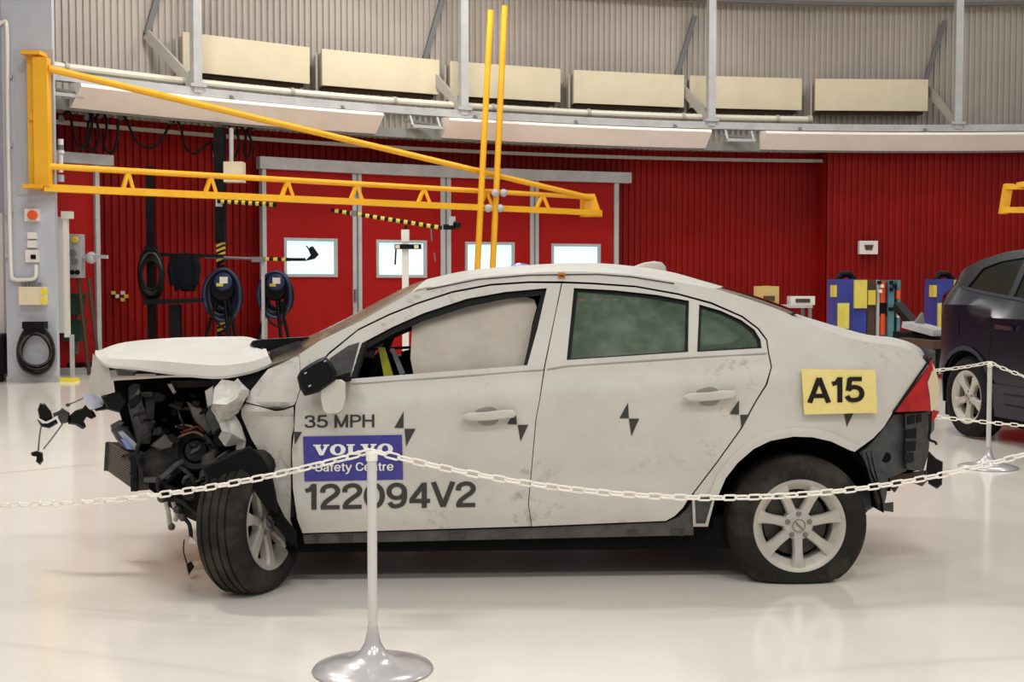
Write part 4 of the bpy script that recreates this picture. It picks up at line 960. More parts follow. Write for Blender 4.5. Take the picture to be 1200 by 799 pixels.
# torn front flap under the bonnet tip
m = solid([lp(x, y, D) for x, y, D in ((109, 414, .5), (117, 423, .44), (127, 428, .38), (130, 445, .36), (132, 460, .36), (120, 464, .42), (107, 462, .5), (101, 453, .55), (107, 435, .52), (117, 440, .43), (118, 455, .42))],
          [(0, 1, 9), (1, 2, 9), (2, 3, 9), (3, 10, 9), (3, 4, 10), (4, 5, 10), (5, 6, 10), (6, 7, 10), (7, 9, 10), (7, 8, 9), (8, 0, 9)], [lp(x, y, D+.012) for x, y, D in ((109, 414, .5), (117, 423, .44), (127, 428, .38), (130, 445, .36), (132, 460, .36), (120, 464, .42), (107, 462, .5), (101, 453, .55), (107, 435, .52), (117, 440, .43), (118, 455, .42))])
m.build('torn_flap', 'paint', car, .3)
slab([(97, 460), (108, 462), (122, 466), (120, 476), (108, 480), (98, 470)], .55, .01).build('clear_shard', 'lamp_clear', car)
# ---- crumpled wing
wob = lambda x, y: .009*math.sin(x*.10+.6)*math.sin(y*.12)+.0015*math.sin(x*.4+y*.3)
panel('rear_wing', [(290, 464), (294, 457.5), (303, 446), (314, 432.5), (330, 426), (350.5, 415.5), (352.5, 452), (347, 470), (344.5, 474.5), (333, 478.5), (322.6, 480), (305, 475.5), (288, 471)], 'paint', fn=lambda x, y: wob(x, y)+.10*max(0, (330-x)/40)**2*.6+.05*max(0, (y-470)/10)**2, step=6, th=.008, sharp=.35)
panel('lower_wing', [(287.6, 472.5), (305, 477), (322.6, 482), (333, 480.5), (344, 476.5), (344.5, 500), (341.5, 512), (341, 527), (341, 572), (340, 609), (344, 621), (337, 616), (327, 603), (321.6, 586), (314, 546), (295, 515), (283, 488), (282.6, 479)], 'paint', fn=lambda x, y: .5*wob(x, y)+.03+.09*max(0, (322-x)/40)**2-.03*math.exp(-((y-480)/6)**2), step=7, th=.008, sharp=.4)
def facets(name, V, T, m_, th=.01, parent=car, sub=2, noise=.0016, sharp=.6):
    P = [lp(*v) for v in V]; T = [list(t) for t in T]
    for _ in range(sub):
        mid = {}; T2 = []
        for t in T:
            k = []
            for i in range(3):
                e = tuple(sorted((t[i], t[(i+1) % 3])))
                if e not in mid: mid[e] = len(P); P.append((P[e[0]]+P[e[1]])/2+V3((random.uniform(-1, 1), random.uniform(-1, 1), random.uniform(-1, 1)))*noise)
                k.append(mid[e])
            T2 += [[t[0], k[0], k[2]], [k[0], t[1], k[1]], [k[2], k[1], t[2]], k]
        T = T2
    return solid(P, T, [p+V3((0, th, 0)) for p in P]).build(name, m_, parent, sharp)
facets('crumpled_wing', [(251, 455, .12), (260, 444.4, .2), (274, 447, .2), (278, 443, .16), (292, 457.5, .1), (291, 463, .08), (286, 470, .06), (279, 484, .06), (268, 491, .08), (256, 495, .12), (247, 479, .1), (249, 473, .02), (266, 474, -.02), (277, 467, -.01), (284, 456, .04), (268, 458, .16)],
       [(0, 1, 15), (1, 2, 15), (2, 14, 15), (2, 3, 14), (3, 4, 14), (4, 5, 14), (5, 6, 14), (6, 13, 14), (14, 13, 15), (13, 12, 15), (12, 11, 15), (11, 0, 15), (11, 10, 12), (10, 9, 12), (9, 8, 12), (8, 7, 12), (7, 13, 12), (7, 6, 13)], 'paint')
facets('wing_flange', [(256, 494, .12), (268, 490, .1), (276, 487, .12), (283, 500, .1), (288, 517.5, .08), (286, 531, .1), (280, 539, .12), (275, 531, .13), (277.5, 521, .1), (264, 523, .12), (256, 512.5, .16), (260, 505, .1), (272, 508, .04)],
       [(0, 1, 11), (1, 12, 11), (1, 2, 12), (2, 3, 12), (3, 4, 12), (4, 8, 12), (4, 5, 8), (5, 7, 8), (5, 6, 7), (8, 9, 12), (9, 10, 12), (10, 11, 12)], 'paint')
# ---- sill
panel('sill', [(355, 626), (623, 618.5), (780, 612), (795, 606), (806, 596), (812, 586), (813, 627), (357, 637)], 'sill', off=.012, th=.06, far='far_sill', step=14)
panel('sill_end', [(811, 583), (838.5, 582), (829, 616.5), (813, 616.5)], 'plastic_grey', off=.0, th=.03)
for q in ([(811, 583), (814, 583), (815.5, 614), (812.5, 617)], [(835.5, 583), (838.5, 582), (829.5, 617), (826.5, 614)], [(812.5, 617), (815, 613.5), (827, 613.5), (829.5, 617)]): panel('sill_end_rib', q, 'alu', off=-.008, th=.01)
for x0, x1 in ((366, 374), (396, 414), (526, 546), (735, 748), (786, 802)):
    panel('sill_clip', [(x0, 628-(x0-357)*.018), (x1, 628-(x1-357)*.018), (x1-1, 636-(x1-357)*.018), (x0+2, 635-(x0-357)*.018)], 'plastic_grey', off=.006, th=.012)
MB().box((-1.22, HW, .225), (2.66, 1.62, .15)).build('underbody', 'black_matte', car)
MB().box((.3, HW, .46), (.5, 1.2, .16)).build('rear_underbody', 'black_matte', car)
MB().tube([V3((-2.2, .75, .17)), V3((-1, .72, .16)), V3((-.4, .6, .18)), V3((.5, .55, .27))], .035, 8).build('exhaust_pipe', 'metal_grey', car)
# rear wheel house
wc = lp(931, 612, .12); wc.y = .13; R0 = .40; rows = []
for dd in (.04, .32):
    rows.append([V3((wc.x+R0*math.cos(a), dd, wc.z+.03+R0*math.sin(a))) for a in [PI*(.02+1.02*k/24) for k in range(25)]])
m = MB().grid(rows); m.box((wc.x-.04, .34, wc.z+.22), (.74, .03, .42)); m.build('wheel_house', 'black_matte', car)
mirror_far(m).build('wheel_house', 'black_matte', car)

# ---- wheels
def make_wheel(c, n, parent, name, flat=0, spokes=7, rr=.328, rim=.216, tm='tyre_dusty', rm='alu', label=None, zg=0, seg=56, spoke_w=1.0):
    """wheel with axis n pointing outward, c = centre of the tyre"""
    n, s, u = basis(n); h = .108
    wheel = bpy.data.objects.new(name, None); COL.objects.link(wheel); wheel.parent = parent
    if label: wheel['label'] = label
    pr = [(rim-.01, .095), (rim+.008, .103), (rim+.035, h+.006), (rr-.05, h+.004), (rr-.022, h-.012), (rr-.006, h-.034)]
    tread = []
    for g in (.058, .02, -.02, -.058): tread += [(rr-.002, g+.006), (rr-.011, g+.005), (rr-.011, g-.005), (rr-.002, g-.006)]
    back = [(rr-.006, -h+.034), (rr-.022, -h+.012), (rr-.05, -h-.004), (rim+.035, -h-.006), (rim+.008, -.103), (rim-.01, -.095)]
    t = MB().lathe(pr+tread+back, c, n, seg, True)
    if flat:
        for v in t.v:
            if v.z < flat+.03:
                ov = flat+.03-v.z; nz = flat+.03*math.exp(-ov/.03); ov = nz-v.z; v.z = nz; w_ = (v-c).dot(n); v += n*(.25*ov*(1 if w_ > 0 else -1)*min(1, abs(w_)/.1))
    t.build('tyre', tm, wheel, .5)
    MB().lathe([(rim-.012, .1), (rim, .104), (rim+.003, .094), (rim-.022, .075), (rim-.03, -.09), (rim-.02, -.1), (rim-.045, -.09), (rim-.05, .06), (rim-.028, .088)], c, n, seg, True).build('rim_ring', rm, wheel, .5)
    MB().lathe([(0, -.02), (rim-.03, -.02), (rim-.03, -.03), (0, -.03)], c, n, 32).build('barrel_back', 'black_matte', wheel)
    MB().lathe([(.05, .018), (.15, .018), (.15, .002), (.05, .002)], c, n, 32, True).build('brake_disc', 'disc', wheel)
    for k in range(spokes):
        a0 = PI/2+2*PI*k/spokes+PI/spokes*1.0; m = MB(); fr = []; bk = []
        for (r, w_, hh) in ((.03, .022, .078), (.07, .0235, .082), (.12, .022, .09), (.16, .026, .095), (.185, .036, .096), (rim-.012, .046, .094)):
            w_ *= spoke_w
            e = s*math.cos(a0)+u*math.sin(a0); f_ = -s*math.sin(a0)+u*math.cos(a0)
            fr.append([c+e*r-f_*w_+n*(hh-.012), c+e*r-f_*w_*.75+n*hh, c+e*r+f_*w_*.75+n*hh, c+e*r+f_*w_+n*(hh-.012)])
            bk.append([c+e*r+f_*w_*.9+n*(hh-.045), c+e*r-f_*w_*.9+n*(hh-.045)])
        rows = [fr[i]+bk[i]+[fr[i][0]] for i in range(len(fr))]; m.grid(rows); m.build('spoke', rm, wheel, .5)
    MB().lathe([(0, .088), (.03, .088), (.034, .084), (.062, .083), (.07, .076), (.072, .04), (0, .04)], c, n, 28).build('hub', rm, wheel, .5)
    MB().lathe([(.026, .089), (.03, .092), (.03, .086)], c, n, 24, True).build('badge_ring', 'steel_dark', wheel)
    MB().bar(c+n*.091-(s+u)*.016, c+n*.091+(s+u)*.016, .007, .004, up=n).build('badge_bar', 'steel_dark', wheel)
    for k in range(5):
        a0 = PI/2+2*PI*k/5; e = s*math.cos(a0)+u*math.sin(a0)
        MB().lathe([(0, .0875), (.010, .0875), (.010, .084), (.0145, .083), (.0145, .08), (0, .08)], c+e*.052, n, 10).build('wheel_nut', 'steel_dark', wheel)
    return wheel
make_wheel(wc, (0, -1, 0), car, 'rear_wheel', flat=.003, label='dusty rear wheel with seven-spoke alloy rim')
make_wheel(V3((wc.x, 2*HW-wc.y, .318)), (0, 1, 0), car, 'rear_wheel', flat=.003)
an = math.radians(69); nf = V3((math.sin(an), -math.cos(an), .05)).normalized(); fc = lp(318, 622, .0); fc = fc-nf*.1
fc.z = .312
make_wheel(fc, nf, car, 'front_wheel', flat=-.004, label='front wheel twisted outward with grooved tread')
make_wheel(V3((fc.x+.06, 2*HW-.15, .318)), (0, 1, 0), car, 'front_wheel', flat=.003)

# ---- engine bay
puff([(133, 446), (200, 442), (300, 442), (335, 440), (345, 470), (345, 600), (300, 602), (215, 600), (170, 570), (152, 540), (142, 490), (136, 470)], [(.62, 1), (.9, .96)]).build('engine_bulk', 'black_matte', car)
puff([(262, 446), (345, 424), (352, 520), (350, 622), (322, 606), (300, 560), (275, 540), (268, 500)], [(.33, 1), (.7, 1)]).build('wheel_liner', 'black_matte', car)
puff([(236, 548), (262, 536), (292, 522), (306, 532), (318, 552), (324, 580), (326, 602), (312, 596), (303, 583), (296, 572), (262, 569), (246, 573)], [(-.16, .94), (-.13, 1), (.3, 1)]).build('liner_flap', 'black_matte', car, .9)
puff([(305, 562), (318, 566), (326, 590), (334, 606), (347, 622), (349, 642), (338, 636), (328, 622), (318, 606), (310, 590)], [(-.08, .9), (-.06, 1), (.1, 1)]).build('mudguard', 'black_matte', car, .9)
R1 = [lp(129.4, 518, .8), lp(160, 532.5, .3), lp(160.7, 575, .3), lp(127.5, 551, .8)]
rad = MB().hexa([R1[3], R1[2], R1[2]+V3((.05, .02, 0)), R1[3]+V3((.05, .02, 0)), R1[0], R1[1], R1[1]+V3((.05, .02, 0)), R1[0]+V3((.05, .02, 0))]).build('radiator', 'radiator_gap', car)
nn = (R1[1]-R1[0]).cross(R1[3]-R1[0]).normalized()
if nn.x > 0: nn = -nn
for k in range(14):
    f = (k+.5)/14; a = R1[0].lerp(R1[3], f)+nn*.006; b = R1[1].lerp(R1[2], f)+nn*.006; MB().bar(a, b, .012, .0075).build('fin', 'radiator', rad)
MB().bar(R1[1]+nn*.01, R1[2]+nn*.01, .04, .03).build('end_tank', 'plastic_black', rad); MB().bar(R1[0]+nn*.01, R1[3]+nn*.01, .04, .02).build('end_tank', 'plastic_grey', rad)
hl = puff([(130, 504), (138, 497), (150, 500), (162, 518), (160, 530), (148, 527), (136, 515)], [(.4, .8), (.44, 1), (.6, .95)]).build('headlamp', 'plastic_grey', car, .5)
puff([(137, 505), (144, 504), (162, 521), (159, 529), (150, 525)], [(.37, .85), (.395, 1), (.43, 1)]).build('lens', 'lamp_clear', hl)
puff([(141, 514), (148, 517), (155, 527), (149, 526)], [(.355, 1), (.37, 1)]).build('lens_blue', 'lamp_blue', hl)
puff([(129, 498), (140, 492), (147, 494), (139, 505), (131, 507)], [(.42, .8), (.47, 1), (.55, .9)]).build('lamp_frame', 'metal_grey', hl)
for poly, D, th_, m_, nm in (
    ([(150, 454), (156, 449), (164, 450), (167, 470), (180, 500), (176, 520), (160, 520), (151, 480)], .42, .12, 'plastic_grey', 'upright_panel'),
    ([(170, 465), (183, 463), (181, 500), (176, 512), (171, 492)], .38, .06, 'engine', 'side_bracket'),
    ([(200, 446), (258, 445), (262, 453), (205, 455)], .36, .25, 'engine', 'cross_member'),
    ([(196, 450), (201, 449), (207, 460), (203, 462)], .33, .02, 'alu', 'metal_tab'),
    ([(165, 532), (185, 520), (205, 512), (218, 525), (215, 550), (196, 566), (172, 566), (164, 555)], .3, .2, 'engine', 'gearbox_case'),
    ([(176, 522), (192, 508), (206, 514), (203, 524), (188, 528)], .27, .1, 'engine_alu', 'torn_shield'),
    ([(246, 470), (256, 476), (262, 500), (250, 510), (240, 490)], .22, .1, 'metal_grey', 'crushed_rail'),
    ([(218, 470), (236, 478), (252, 500), (246, 512), (228, 494)], .26, .05, 'engine_alu', 'crushed_rail'),
    ([(240, 458), (250, 452), (252, 474), (243, 478)], .2, .05, 'alu', 'tower_edge'),
    ([(236, 535), (254, 522), (258, 530), (244, 556), (232, 566)], .24, .06, 'engine_alu', 'strut_arm'),
    ([(186, 580), (240, 570), (250, 600), (232, 612), (205, 600)], .3, .3, 'engine', 'subframe'),
    ([(222, 628), (229, 632), (231, 638), (221, 637)], .24, .03, 'off_white', 'white_clip'),
    ([(218, 661), (224, 657), (228, 664), (221, 674)], .24, .02, 'black', 'hanging_clip'),
    ([(134, 432), (150, 434), (160, 436), (158, 440), (138, 440)], .3, .05, 'engine_alu', 'latch_plate'),
    ([(118, 464), (140, 458), (150, 470), (142, 484), (126, 480)], .4, .1, 'black', 'grille_remnant')):
    puff(poly, [(D-.012, .82), (D, 1), (D+th_, 1)]).build(nm, m_, car, .5)
c0 = lp(229, 528, .27)
MB().lathe([(.06, -.05), (.09, -.05), (.1, -.02), (.1, .03), (.085, .05), (.06, .04)], c0, (.25, -1, .1), 24, True).build('pulley', 'black', car); MB().lathe([(0, 0), (.055, 0), (.05, .02), (0, .03)], c0, (.25, -1, .1), 18).build('pulley_hub', 'engine', car)
def hose(pts, r, m_, nm='hose', n=7): MB().tube(smooth_curve([lp(*p) for p in pts], 5), r, n).build(nm, m_, car)
hose([(200, 520, .25), (214, 510, .22), (228, 506, .22), (240, 512, .24)], .006, 'wire_yellow'); hose([(212, 507, .22), (222, 503, .2), (232, 500, .22), (238, 506, .24)], .005, 'wire_red', 'wire')
hose([(206, 500, .26), (215, 498, .24), (226, 500, .22)], .005, 'wire_yellow', 'wire')
hose([(170, 562, .22), (188, 560, .2), (206, 545, .18), (214, 541, .2)], .013, 'metal_grey', 'rod'); hose([(206, 543, .2), (222, 556, .2), (230, 568, .22)], .01, 'engine')
hose([(243, 552, .18), (252, 540, .16), (262, 532, .16), (270, 528, .2)], .008, 'engine_alu', 'rod')
hose([(170, 566, .28), (165, 550, .27), (160, 530, .28), (166, 515, .3), (178, 508, .3)], .01, 'engine'); hose([(186, 560, .25), (200, 572, .25), (225, 576, .25), (250, 566, .25)], .014, 'hose')
hose([(194, 588, .28), (197, 600, .28), (199, 615, .28)], .012, 'alu', 'brake_line'); hose([(203, 588, .28), (207, 602, .28), (205, 610, .28)], .012, 'alu', 'brake_line'); hose([(210, 590, .28), (214, 604, .28), (222, 615, .28), (224, 632, .26)], .01, 'engine')
hose([(216, 632, .25), (215, 645, .25), (219, 660, .25)], .003, 'black', 'wire'); hose([(205, 585, .26), (220, 592, .26), (236, 606, .2)], .012, 'engine')
for (x, y, D, r) in ((201, 617, .28, .018), (214, 606, .27, .02), (190, 583, .3, .025), (207, 597, .26, .018)): MB().ball(lp(x, y, D), r).build('joint_ball', 'engine_alu', car)
for k in range(90):
    x = random.uniform(152, 262); y = random.uniform(462, 590)
    if y > 560 and x < 185: continue
    D = random.uniform(.16, .45); L = random.uniform(6, 22); a = random.uniform(0, PI); m_ = random.choice(['engine', 'black', 'plastic_black', 'engine', 'metal_grey', 'hose'])
    if k % 2: hose([(x, y, D), (x+L*math.cos(a)*.5+random.uniform(-5, 5), y+L*math.sin(a)*.5+random.uniform(-5, 5), D-.03), (x+L*math.cos(a), y+L*math.sin(a), D+.04)], random.uniform(.004, .012), m_, 'hose')
    else:
        w_ = random.uniform(2, 5.5); ca, sa = math.cos(a), math.sin(a)
        puff([(x+ca*p*L*.5-sa*q*w_, y+sa*p*L*.5+ca*q*w_) for p, q in ((-1, -.7), (-.3, -1.1), (1, -.8), (.8, .5), (.2, 1), (-1, .9))], [(D-.01, .8), (D, 1), (D+.05, .9)]).build('bracket', m_, car, .4)
# ---- debris dangling from the nose
dg = bpy.data.objects.new('dangling_harness', None); COL.objects.link(dg); dg.parent = car
for poly, m_, nm in (([(44, 480), (47, 472), (53, 473), (60, 482), (62, 490), (54, 494), (46, 490)], 'black', 'connector'), ([(43, 491), (48, 496), (56, 496), (66, 491), (68, 496), (58, 502), (48, 500)], 'plastic_black', 'bracket'), ([(68, 482), (73, 478), (82, 484), (80, 495), (72, 497), (68, 490)], 'plastic_grey', 'sensor'), ([(80, 488), (88, 481), (97, 478), (100, 474), (104, 479), (110, 482), (113, 488), (108, 491), (102, 488), (98, 494), (101, 500), (97, 503), (88, 498), (80, 497)], 'black', 'bracket'), ([(36, 530), (43, 528), (50, 530), (51, 540), (47, 545), (42, 541), (43, 535), (37, 534)], 'black', 'connector'), ([(76, 474), (80, 472), (83, 475), (79, 477)], 'plastic_grey', 'plug'), ([(62, 484), (70, 481), (70, 486), (63, 489)], 'plastic_grey', 'bridge'), ([(108, 474), (122, 468), (132, 470), (126, 480), (112, 482)], 'plastic_black', 'bracket')):
    puff(poly, [(.58, .8), (.6, 1), (.64, .9)]).build(nm, m_, dg, .5)
for pts in ([(48, 500, .61), (46, 514, .6), (45, 528, .61)], [(73, 497, .61), (62, 512, .6), (51, 526, .61)], [(80, 474, .61), (90, 470, .6), (98, 466, .6)], [(100, 484, .61), (112, 478, .6), (124, 470, .5)]):
    MB().tube(smooth_curve([lp(*p) for p in pts], 5), .004, 6).build('wire', 'steel_dark', dg)

# ---- tail damage
block([(1000, 530), (1020, 508), (1040, 486), (1078, 484), (1078, 550), (1040, 562), (1020, 580), (1000, 580)], .34, 1.1).build('tail_cavity', 'black_matte', car)
rp = panel('rear_plate', [(1014, 526), (1025, 515), (1038, 499), (1047, 486), (1062, 485), (1064, 520), (1062, 552), (1042, 560), (1030, 560), (1020, 545)], 'metal_grey', off=.05, th=.03)
c = sp(1038.5, 536, .045); MB().lathe([(0, 0), (.024, 0), (.024, .02), (0, .02)], c, (0, 1, 0), 20).build('drain_hole_shade', 'black_matte', rp)  # black disc on the plate, colour stands for the dark inside a hole
rb = panel('rear_bracket', [(1061, 485), (1089, 483), (1091, 500), (1088, 532), (1082, 552), (1062, 550)], 'plastic_grey', off=.02, th=.1)
for q in ([(1064, 488), (1072, 487), (1072, 496), (1064, 497)], [(1075, 487), (1080, 486), (1080, 494), (1075, 495)], [(1062, 504), (1074, 502), (1074, 513), (1061, 514)], [(1060, 518), (1073, 517), (1073, 528), (1060, 529)], [(1060, 532), (1071, 531), (1071, 541), (1060, 543)]): panel('pocket_shade', q, 'black', off=.012, th=.012, parent=rb)  # raised black patches, shade inside the pockets painted as colour
panel('rear_strut', [(1008, 531), (1014, 526), (1020, 533), (1028, 552), (1041, 558), (1039, 580), (1036, 593), (1031, 597), (1027, 585), (1023, 560)], 'metal_grey', off=.01, th=.03)
for x in (0, 5, 10): panel('strut_rib', [(1011+x, 532-x*.3), (1013+x, 531-x*.3), (1032+x*.5, 590), (1030+x*.5, 591)], 'plastic_grey', off=-.002, th=.012)
puff([(1040, 556), (1085, 551), (1087, 563), (1081, 570), (1068, 565), (1056, 565), (1048, 577), (1041, 570)], [(.3, .9), (.33, 1), (.42, 1)]).build('lower_bracket', 'brown', car)
puff([(1088, 528), (1097, 537), (1105, 541), (1104, 568), (1098, 573), (1088, 567), (1085, 550)], [(.3, .92), (.33, 1), (.42, .98)]).build('crash_can', 'plastic_black', car)
puff([(1031, 590), (1047, 588), (1047, 600), (1031, 598)], [(.2, 1), (.28, 1)]).build('tow_foot', 'sill', car)
puff([(1006, 570), (1024, 566), (1030, 590), (1018, 598), (1008, 594)], [(.22, .9), (.26, 1), (.4, .95)]).build('silencer', 'metal_grey', car)
tl = panel('tail_lamp', [(1091, 418.5), (1089, 428), (1077, 446), (1048, 483), (1090, 481), (1089, 462), (1086, 448), (1090, 438), (1094, 433)], 'lamp_red', off=-.006, th=.06, step=6, label='broken red tail lamp')
panel('lamp_edge', [(1091, 418), (1092.5, 420), (1049.5, 483), (1046, 483)], 'plastic_black', off=-.009, th=.02, parent=tl)
panel('torn_corner', [(1092, 424), (1096, 432), (1099, 442), (1101, 456), (1098, 478), (1091, 482), (1089.5, 462), (1087, 448), (1091, 438)], 'broken_cream', off=.01, th=.08, step=6, fn=wob)
panel('red_shard', [(1092, 480), (1101, 482), (1097, 489), (1092, 495)], 'lamp_red', off=.02, th=.02)
hose([(1089, 485, .14), (1090, 500, .12), (1089, 514, .12), (1096, 518, .11), (1097, 521, .11)], .006, 'black', 'torn_trim')

# ---- door furniture
mr = bpy.data.objects.new('door_mirror', None); COL.objects.link(mr); mr.parent = car
MIR = [(348, 442), (352, 434), (360, 428), (372, 421), (381, 417.5), (388, 423), (395, 436), (393.6, 446), (384, 453), (375, 459), (366, 462), (357, 464), (351, 455)]
puff(MIR, [(-.16, .82), (-.145, .95), (-.11, 1), (-.05, .9), (-.02, .7)]).build('mirror_housing', 'plastic_black', mr, .6)
puff(MIR, [(-.166, .7), (-.158, .74)]).build('mirror_frame', 'black', mr)
for k, (x, y) in enumerate(((356, 437), (379, 423), (361, 452))): puff([(x, y), (x+3, y-1.5), (x+4, y), (x+1, y+1.5)], [(-.172, 1), (-.16, 1)]).build('shard', 'chrome', mr)
puff([(385, 444), (410, 436), (412, 446), (392, 452)], [(-.08, 1), (.06, 1)]).build('mirror_arm', 'plastic_black', mr)
puff([(376, 449), (380, 445.5), (400, 444.5), (405, 448), (405.5, 467), (402, 481), (396, 485), (383, 486), (378, 481), (375, 465)], [(-.13, .93), (-.12, 1), (-.09, 1), (-.08, .93)]).build('mirror_cover', 'paint', mr, .6)
panel('mirror_base', [(386, 420), (408, 405), (421, 401), (411, 440), (396, 444)], 'plastic_grey', off=-.004, th=.01, parent=fd)
def handle(x, y, par):
    puff([(x, y+3), (x+3, y), (x+9, y-2), (x+30, y-3), (x+50, y-5.5), (x+60, y-5.5), (x+64, y-3), (x+64.5, y), (x+61, y+4), (x+50, y+5), (x+35, y+7), (x+18, y+8), (x+8, y+7.5), (x+2, y+6)], [(-.05, .8), (-.046, .93), (-.036, 1), (-.022, .97)]).build('door_handle', 'paint', par, .8)
    for dx in (8, 52): puff([(x+dx, y+2-dx*.06), (x+dx+8, y+1-dx*.06), (x+dx+8, y+6-dx*.06), (x+dx, y+7-dx*.06)], [(-.03, 1), (.03, 1)]).build('handle_foot', 'paint', par)
    panel('handle_cup_shade', [(x+16, y-3), (x+22, y-7), (x+34, y-9), (x+42, y-5), (x+44, y+5), (x+38, y+12), (x+26, y+13), (x+18, y+8)], 'seam_recess_shade', off=-.0025, th=.004, parent=par, smooth=3, step=6)  # raised grey patch, the cup's shade is put into its colour
handle(541, 485.5, fd); handle(800, 462.5, rd)
# ---- marks and lettering
def decal(name, poly, m_, off=-.0035, parent=car, step=20): return panel(name, poly, m_, off=off, th=.002, parent=parent, step=step)
for par, q in ((fd, [(473, 482), (462, 501.4), (473, 501.4)]), (fd, [(474, 502.4), (487, 502.4), (476, 523)]), (fd, [(344.5, 506), (354, 506), (345.5, 521)]), (fd, [(604, 481.7), (594.5, 496.7), (606, 497.3)]), (fd, [(606.7, 497.8), (619, 497.8), (610, 517.3)]),
               (rd, [(736, 472), (726, 490), (737, 490)]), (rd, [(737, 490.5), (749, 490.5), (740, 511)]), (rd, [(866, 469), (855, 485), (866, 485.5)]), (bs, [(867.5, 486), (878, 486), (869, 503)]), (bs, [(989.5, 485), (1000, 484.5), (992.5, 500)])):
    decal('target_triangle', q, 'text_dark', off=-.0065 if q[0][0] in (604, 866) else -.0035, parent=par)
def text(s, x0, x1, yb0, yb1, cap, m_, off, parent, h=.08):
    W_ = sum(GL[c][0] for c in s)-.06; x = 0
    for ch in s:
        V, T = glyph(ch, h)
        if T:
            P = []
            for v in V:
                f = (x+v.x)/W_; P.append(sp(x0+(x1-x0)*f, yb0+(yb1-yb0)*f-v.y*cap, off))
            solid(P, T, [p+V3((0, .0015, 0)) for p in P]).build('letter', m_, parent)
        x += GL[ch][0]
text('35 MPH', 356, 438.5, 501.5, 500.5, 15, 'text_dark', -.0035, fd, .07)
text('122094V2', 355, 556.5, 597.3, 594, 30, 'text_dark', -.0035, fd, .08)
pl_ = decal('door_plate', [(355, 511.5), (471, 509.5), (472.4, 561.8), (357, 564)], 'sign_blue', -.0045, fd, 7)
text('Safety Centre', 369, 460.5, 552.5, 551.3, 10.2, 'sign_white', -.010, pl_, .07)
def letters():
    Vv = [(0, 1), (.50, 1), (.50, .87), (.42, .87), (.57, .38), (.72, .87), (.63, .87), (.63, 1), (1.02, 1), (1.02, .87), (.93, .87), (.64, 0), (.40, 0), (.10, .87), (0, .87)]
    Ll = [(0, 0), (0, .13), (.1, .13), (.1, .87), (0, .87), (0, 1), (.52, 1), (.52, .87), (.4, .87), (.4, .15), (.6, .15), (.68, .42), (.82, .42), (.82, 0)]
    el = lambda cx, rx, ry: [(cx+rx*math.cos(2*PI*k/20), .5+ry*math.sin(2*PI*k/20)) for k in range(20)]
    x = 0; out = []
    for ch in 'VOLVO':
        if ch == 'V': out.append((x, Vv, [])); x += 1.06
        elif ch == 'L': out.append((x, Ll, [])); x += .88
        else: out.append((x, el(.5, .5, .53), [el(.5, .2, .36)])); x += 1.06
    return out, x-.06
LT, wid = letters()
for x, outl, hol in LT:
    f = lambda p: (367+(460.5-367)*(x+p[0])/wid, 533.5-(x+p[0])/wid*1.2-12.5*p[1])
    V, T = tri2d([f(p) for p in outl], [[f(p) for p in h] for h in hol], 40)
    P = [sp(v.x, v.y, -.010) for v in V]; solid(P, T, [p+V3((0, .0015, 0)) for p in P]).build('letter', 'sign_white', pl_)
num = panel('number_plate', [(939.6, 432.5), (1026, 433.5), (1028, 483.5), (942.7, 485.6)], 'sign_yellow', off=-.035, th=.012, step=30, label='yellow plate reading A15')
text('A15', 947.5, 1011.5, 472, 471, 29.5, 'text_black', -.038, num, .085)
# ---- cabin
MB().box((-2.45, HW, .80), (.5, 1.4, .34)).build('dashboard', 'interior', car)
c = lp(443, 430, .52); MB().tube([c+V3((.06*math.sin(a)*1.2, .185*math.cos(a), .17*math.sin(a))) for a in [2*PI*k/28 for k in range(28)]], .016, 8, True).build('steering_wheel', 'black', car); MB().ball(c+V3((.03, 0, 0)), .1, 12, (.6, 1, .9)).build('steering_hub', 'interior', car)
for dd, nm in ((.52, 'front_seat'), (1.34, 'front_seat')):
    st = bpy.data.objects.new(nm, None); COL.objects.link(st); st.parent = car
    MB().box((-1.55, dd, .52), (.5, .48, .2)).build('cushion', 'seat', st); MB().bar((-1.3, dd, .56), (-1.12, dd, 1.08), .46, .14, up=V3((1, 0, 0))).build('backrest', 'seat', st); MB().ball((-1.1, dd, 1.2), .13, 12, (.5, 1, .8)).build('headrest', 'seat', st)
MB().box((-.6, HW, .55), (.5, 1.4, .3)).build('rear_bench', 'seat', car); MB().bar((-.38, HW, .6), (-.15, HW, 1.08), 1.4, .15, up=V3((1, 0, 0))).build('rear_backrest', 'seat', car)
MB().box((.05, HW, 1.07), (.6, 1.3, .03)).build('parcel_shelf', 'interior', car)
slab([(443, 407), (451, 407), (461, 440), (450, 441)], .32, .006).build('seat_belt', 'belt_yellow', car); slab([(457, 408), (462, 408), (475, 437), (469, 440)], .36, .01).build('side_strap', 'plate_grey', car)
slab([(422, 410), (448, 394), (460, 407)], .62, .05).build('passenger_airbag', 'airbag', car); slab([(418, 409), (486, 405), (486, 408.5), (418, 411)], .55, .03).build('belt_guide', 'black', car)
puff([(470, 412), (485, 408), (487, 442), (473, 442)], [(.5, 1), (.7, 1)]).build('seat_side', 'interior', car)

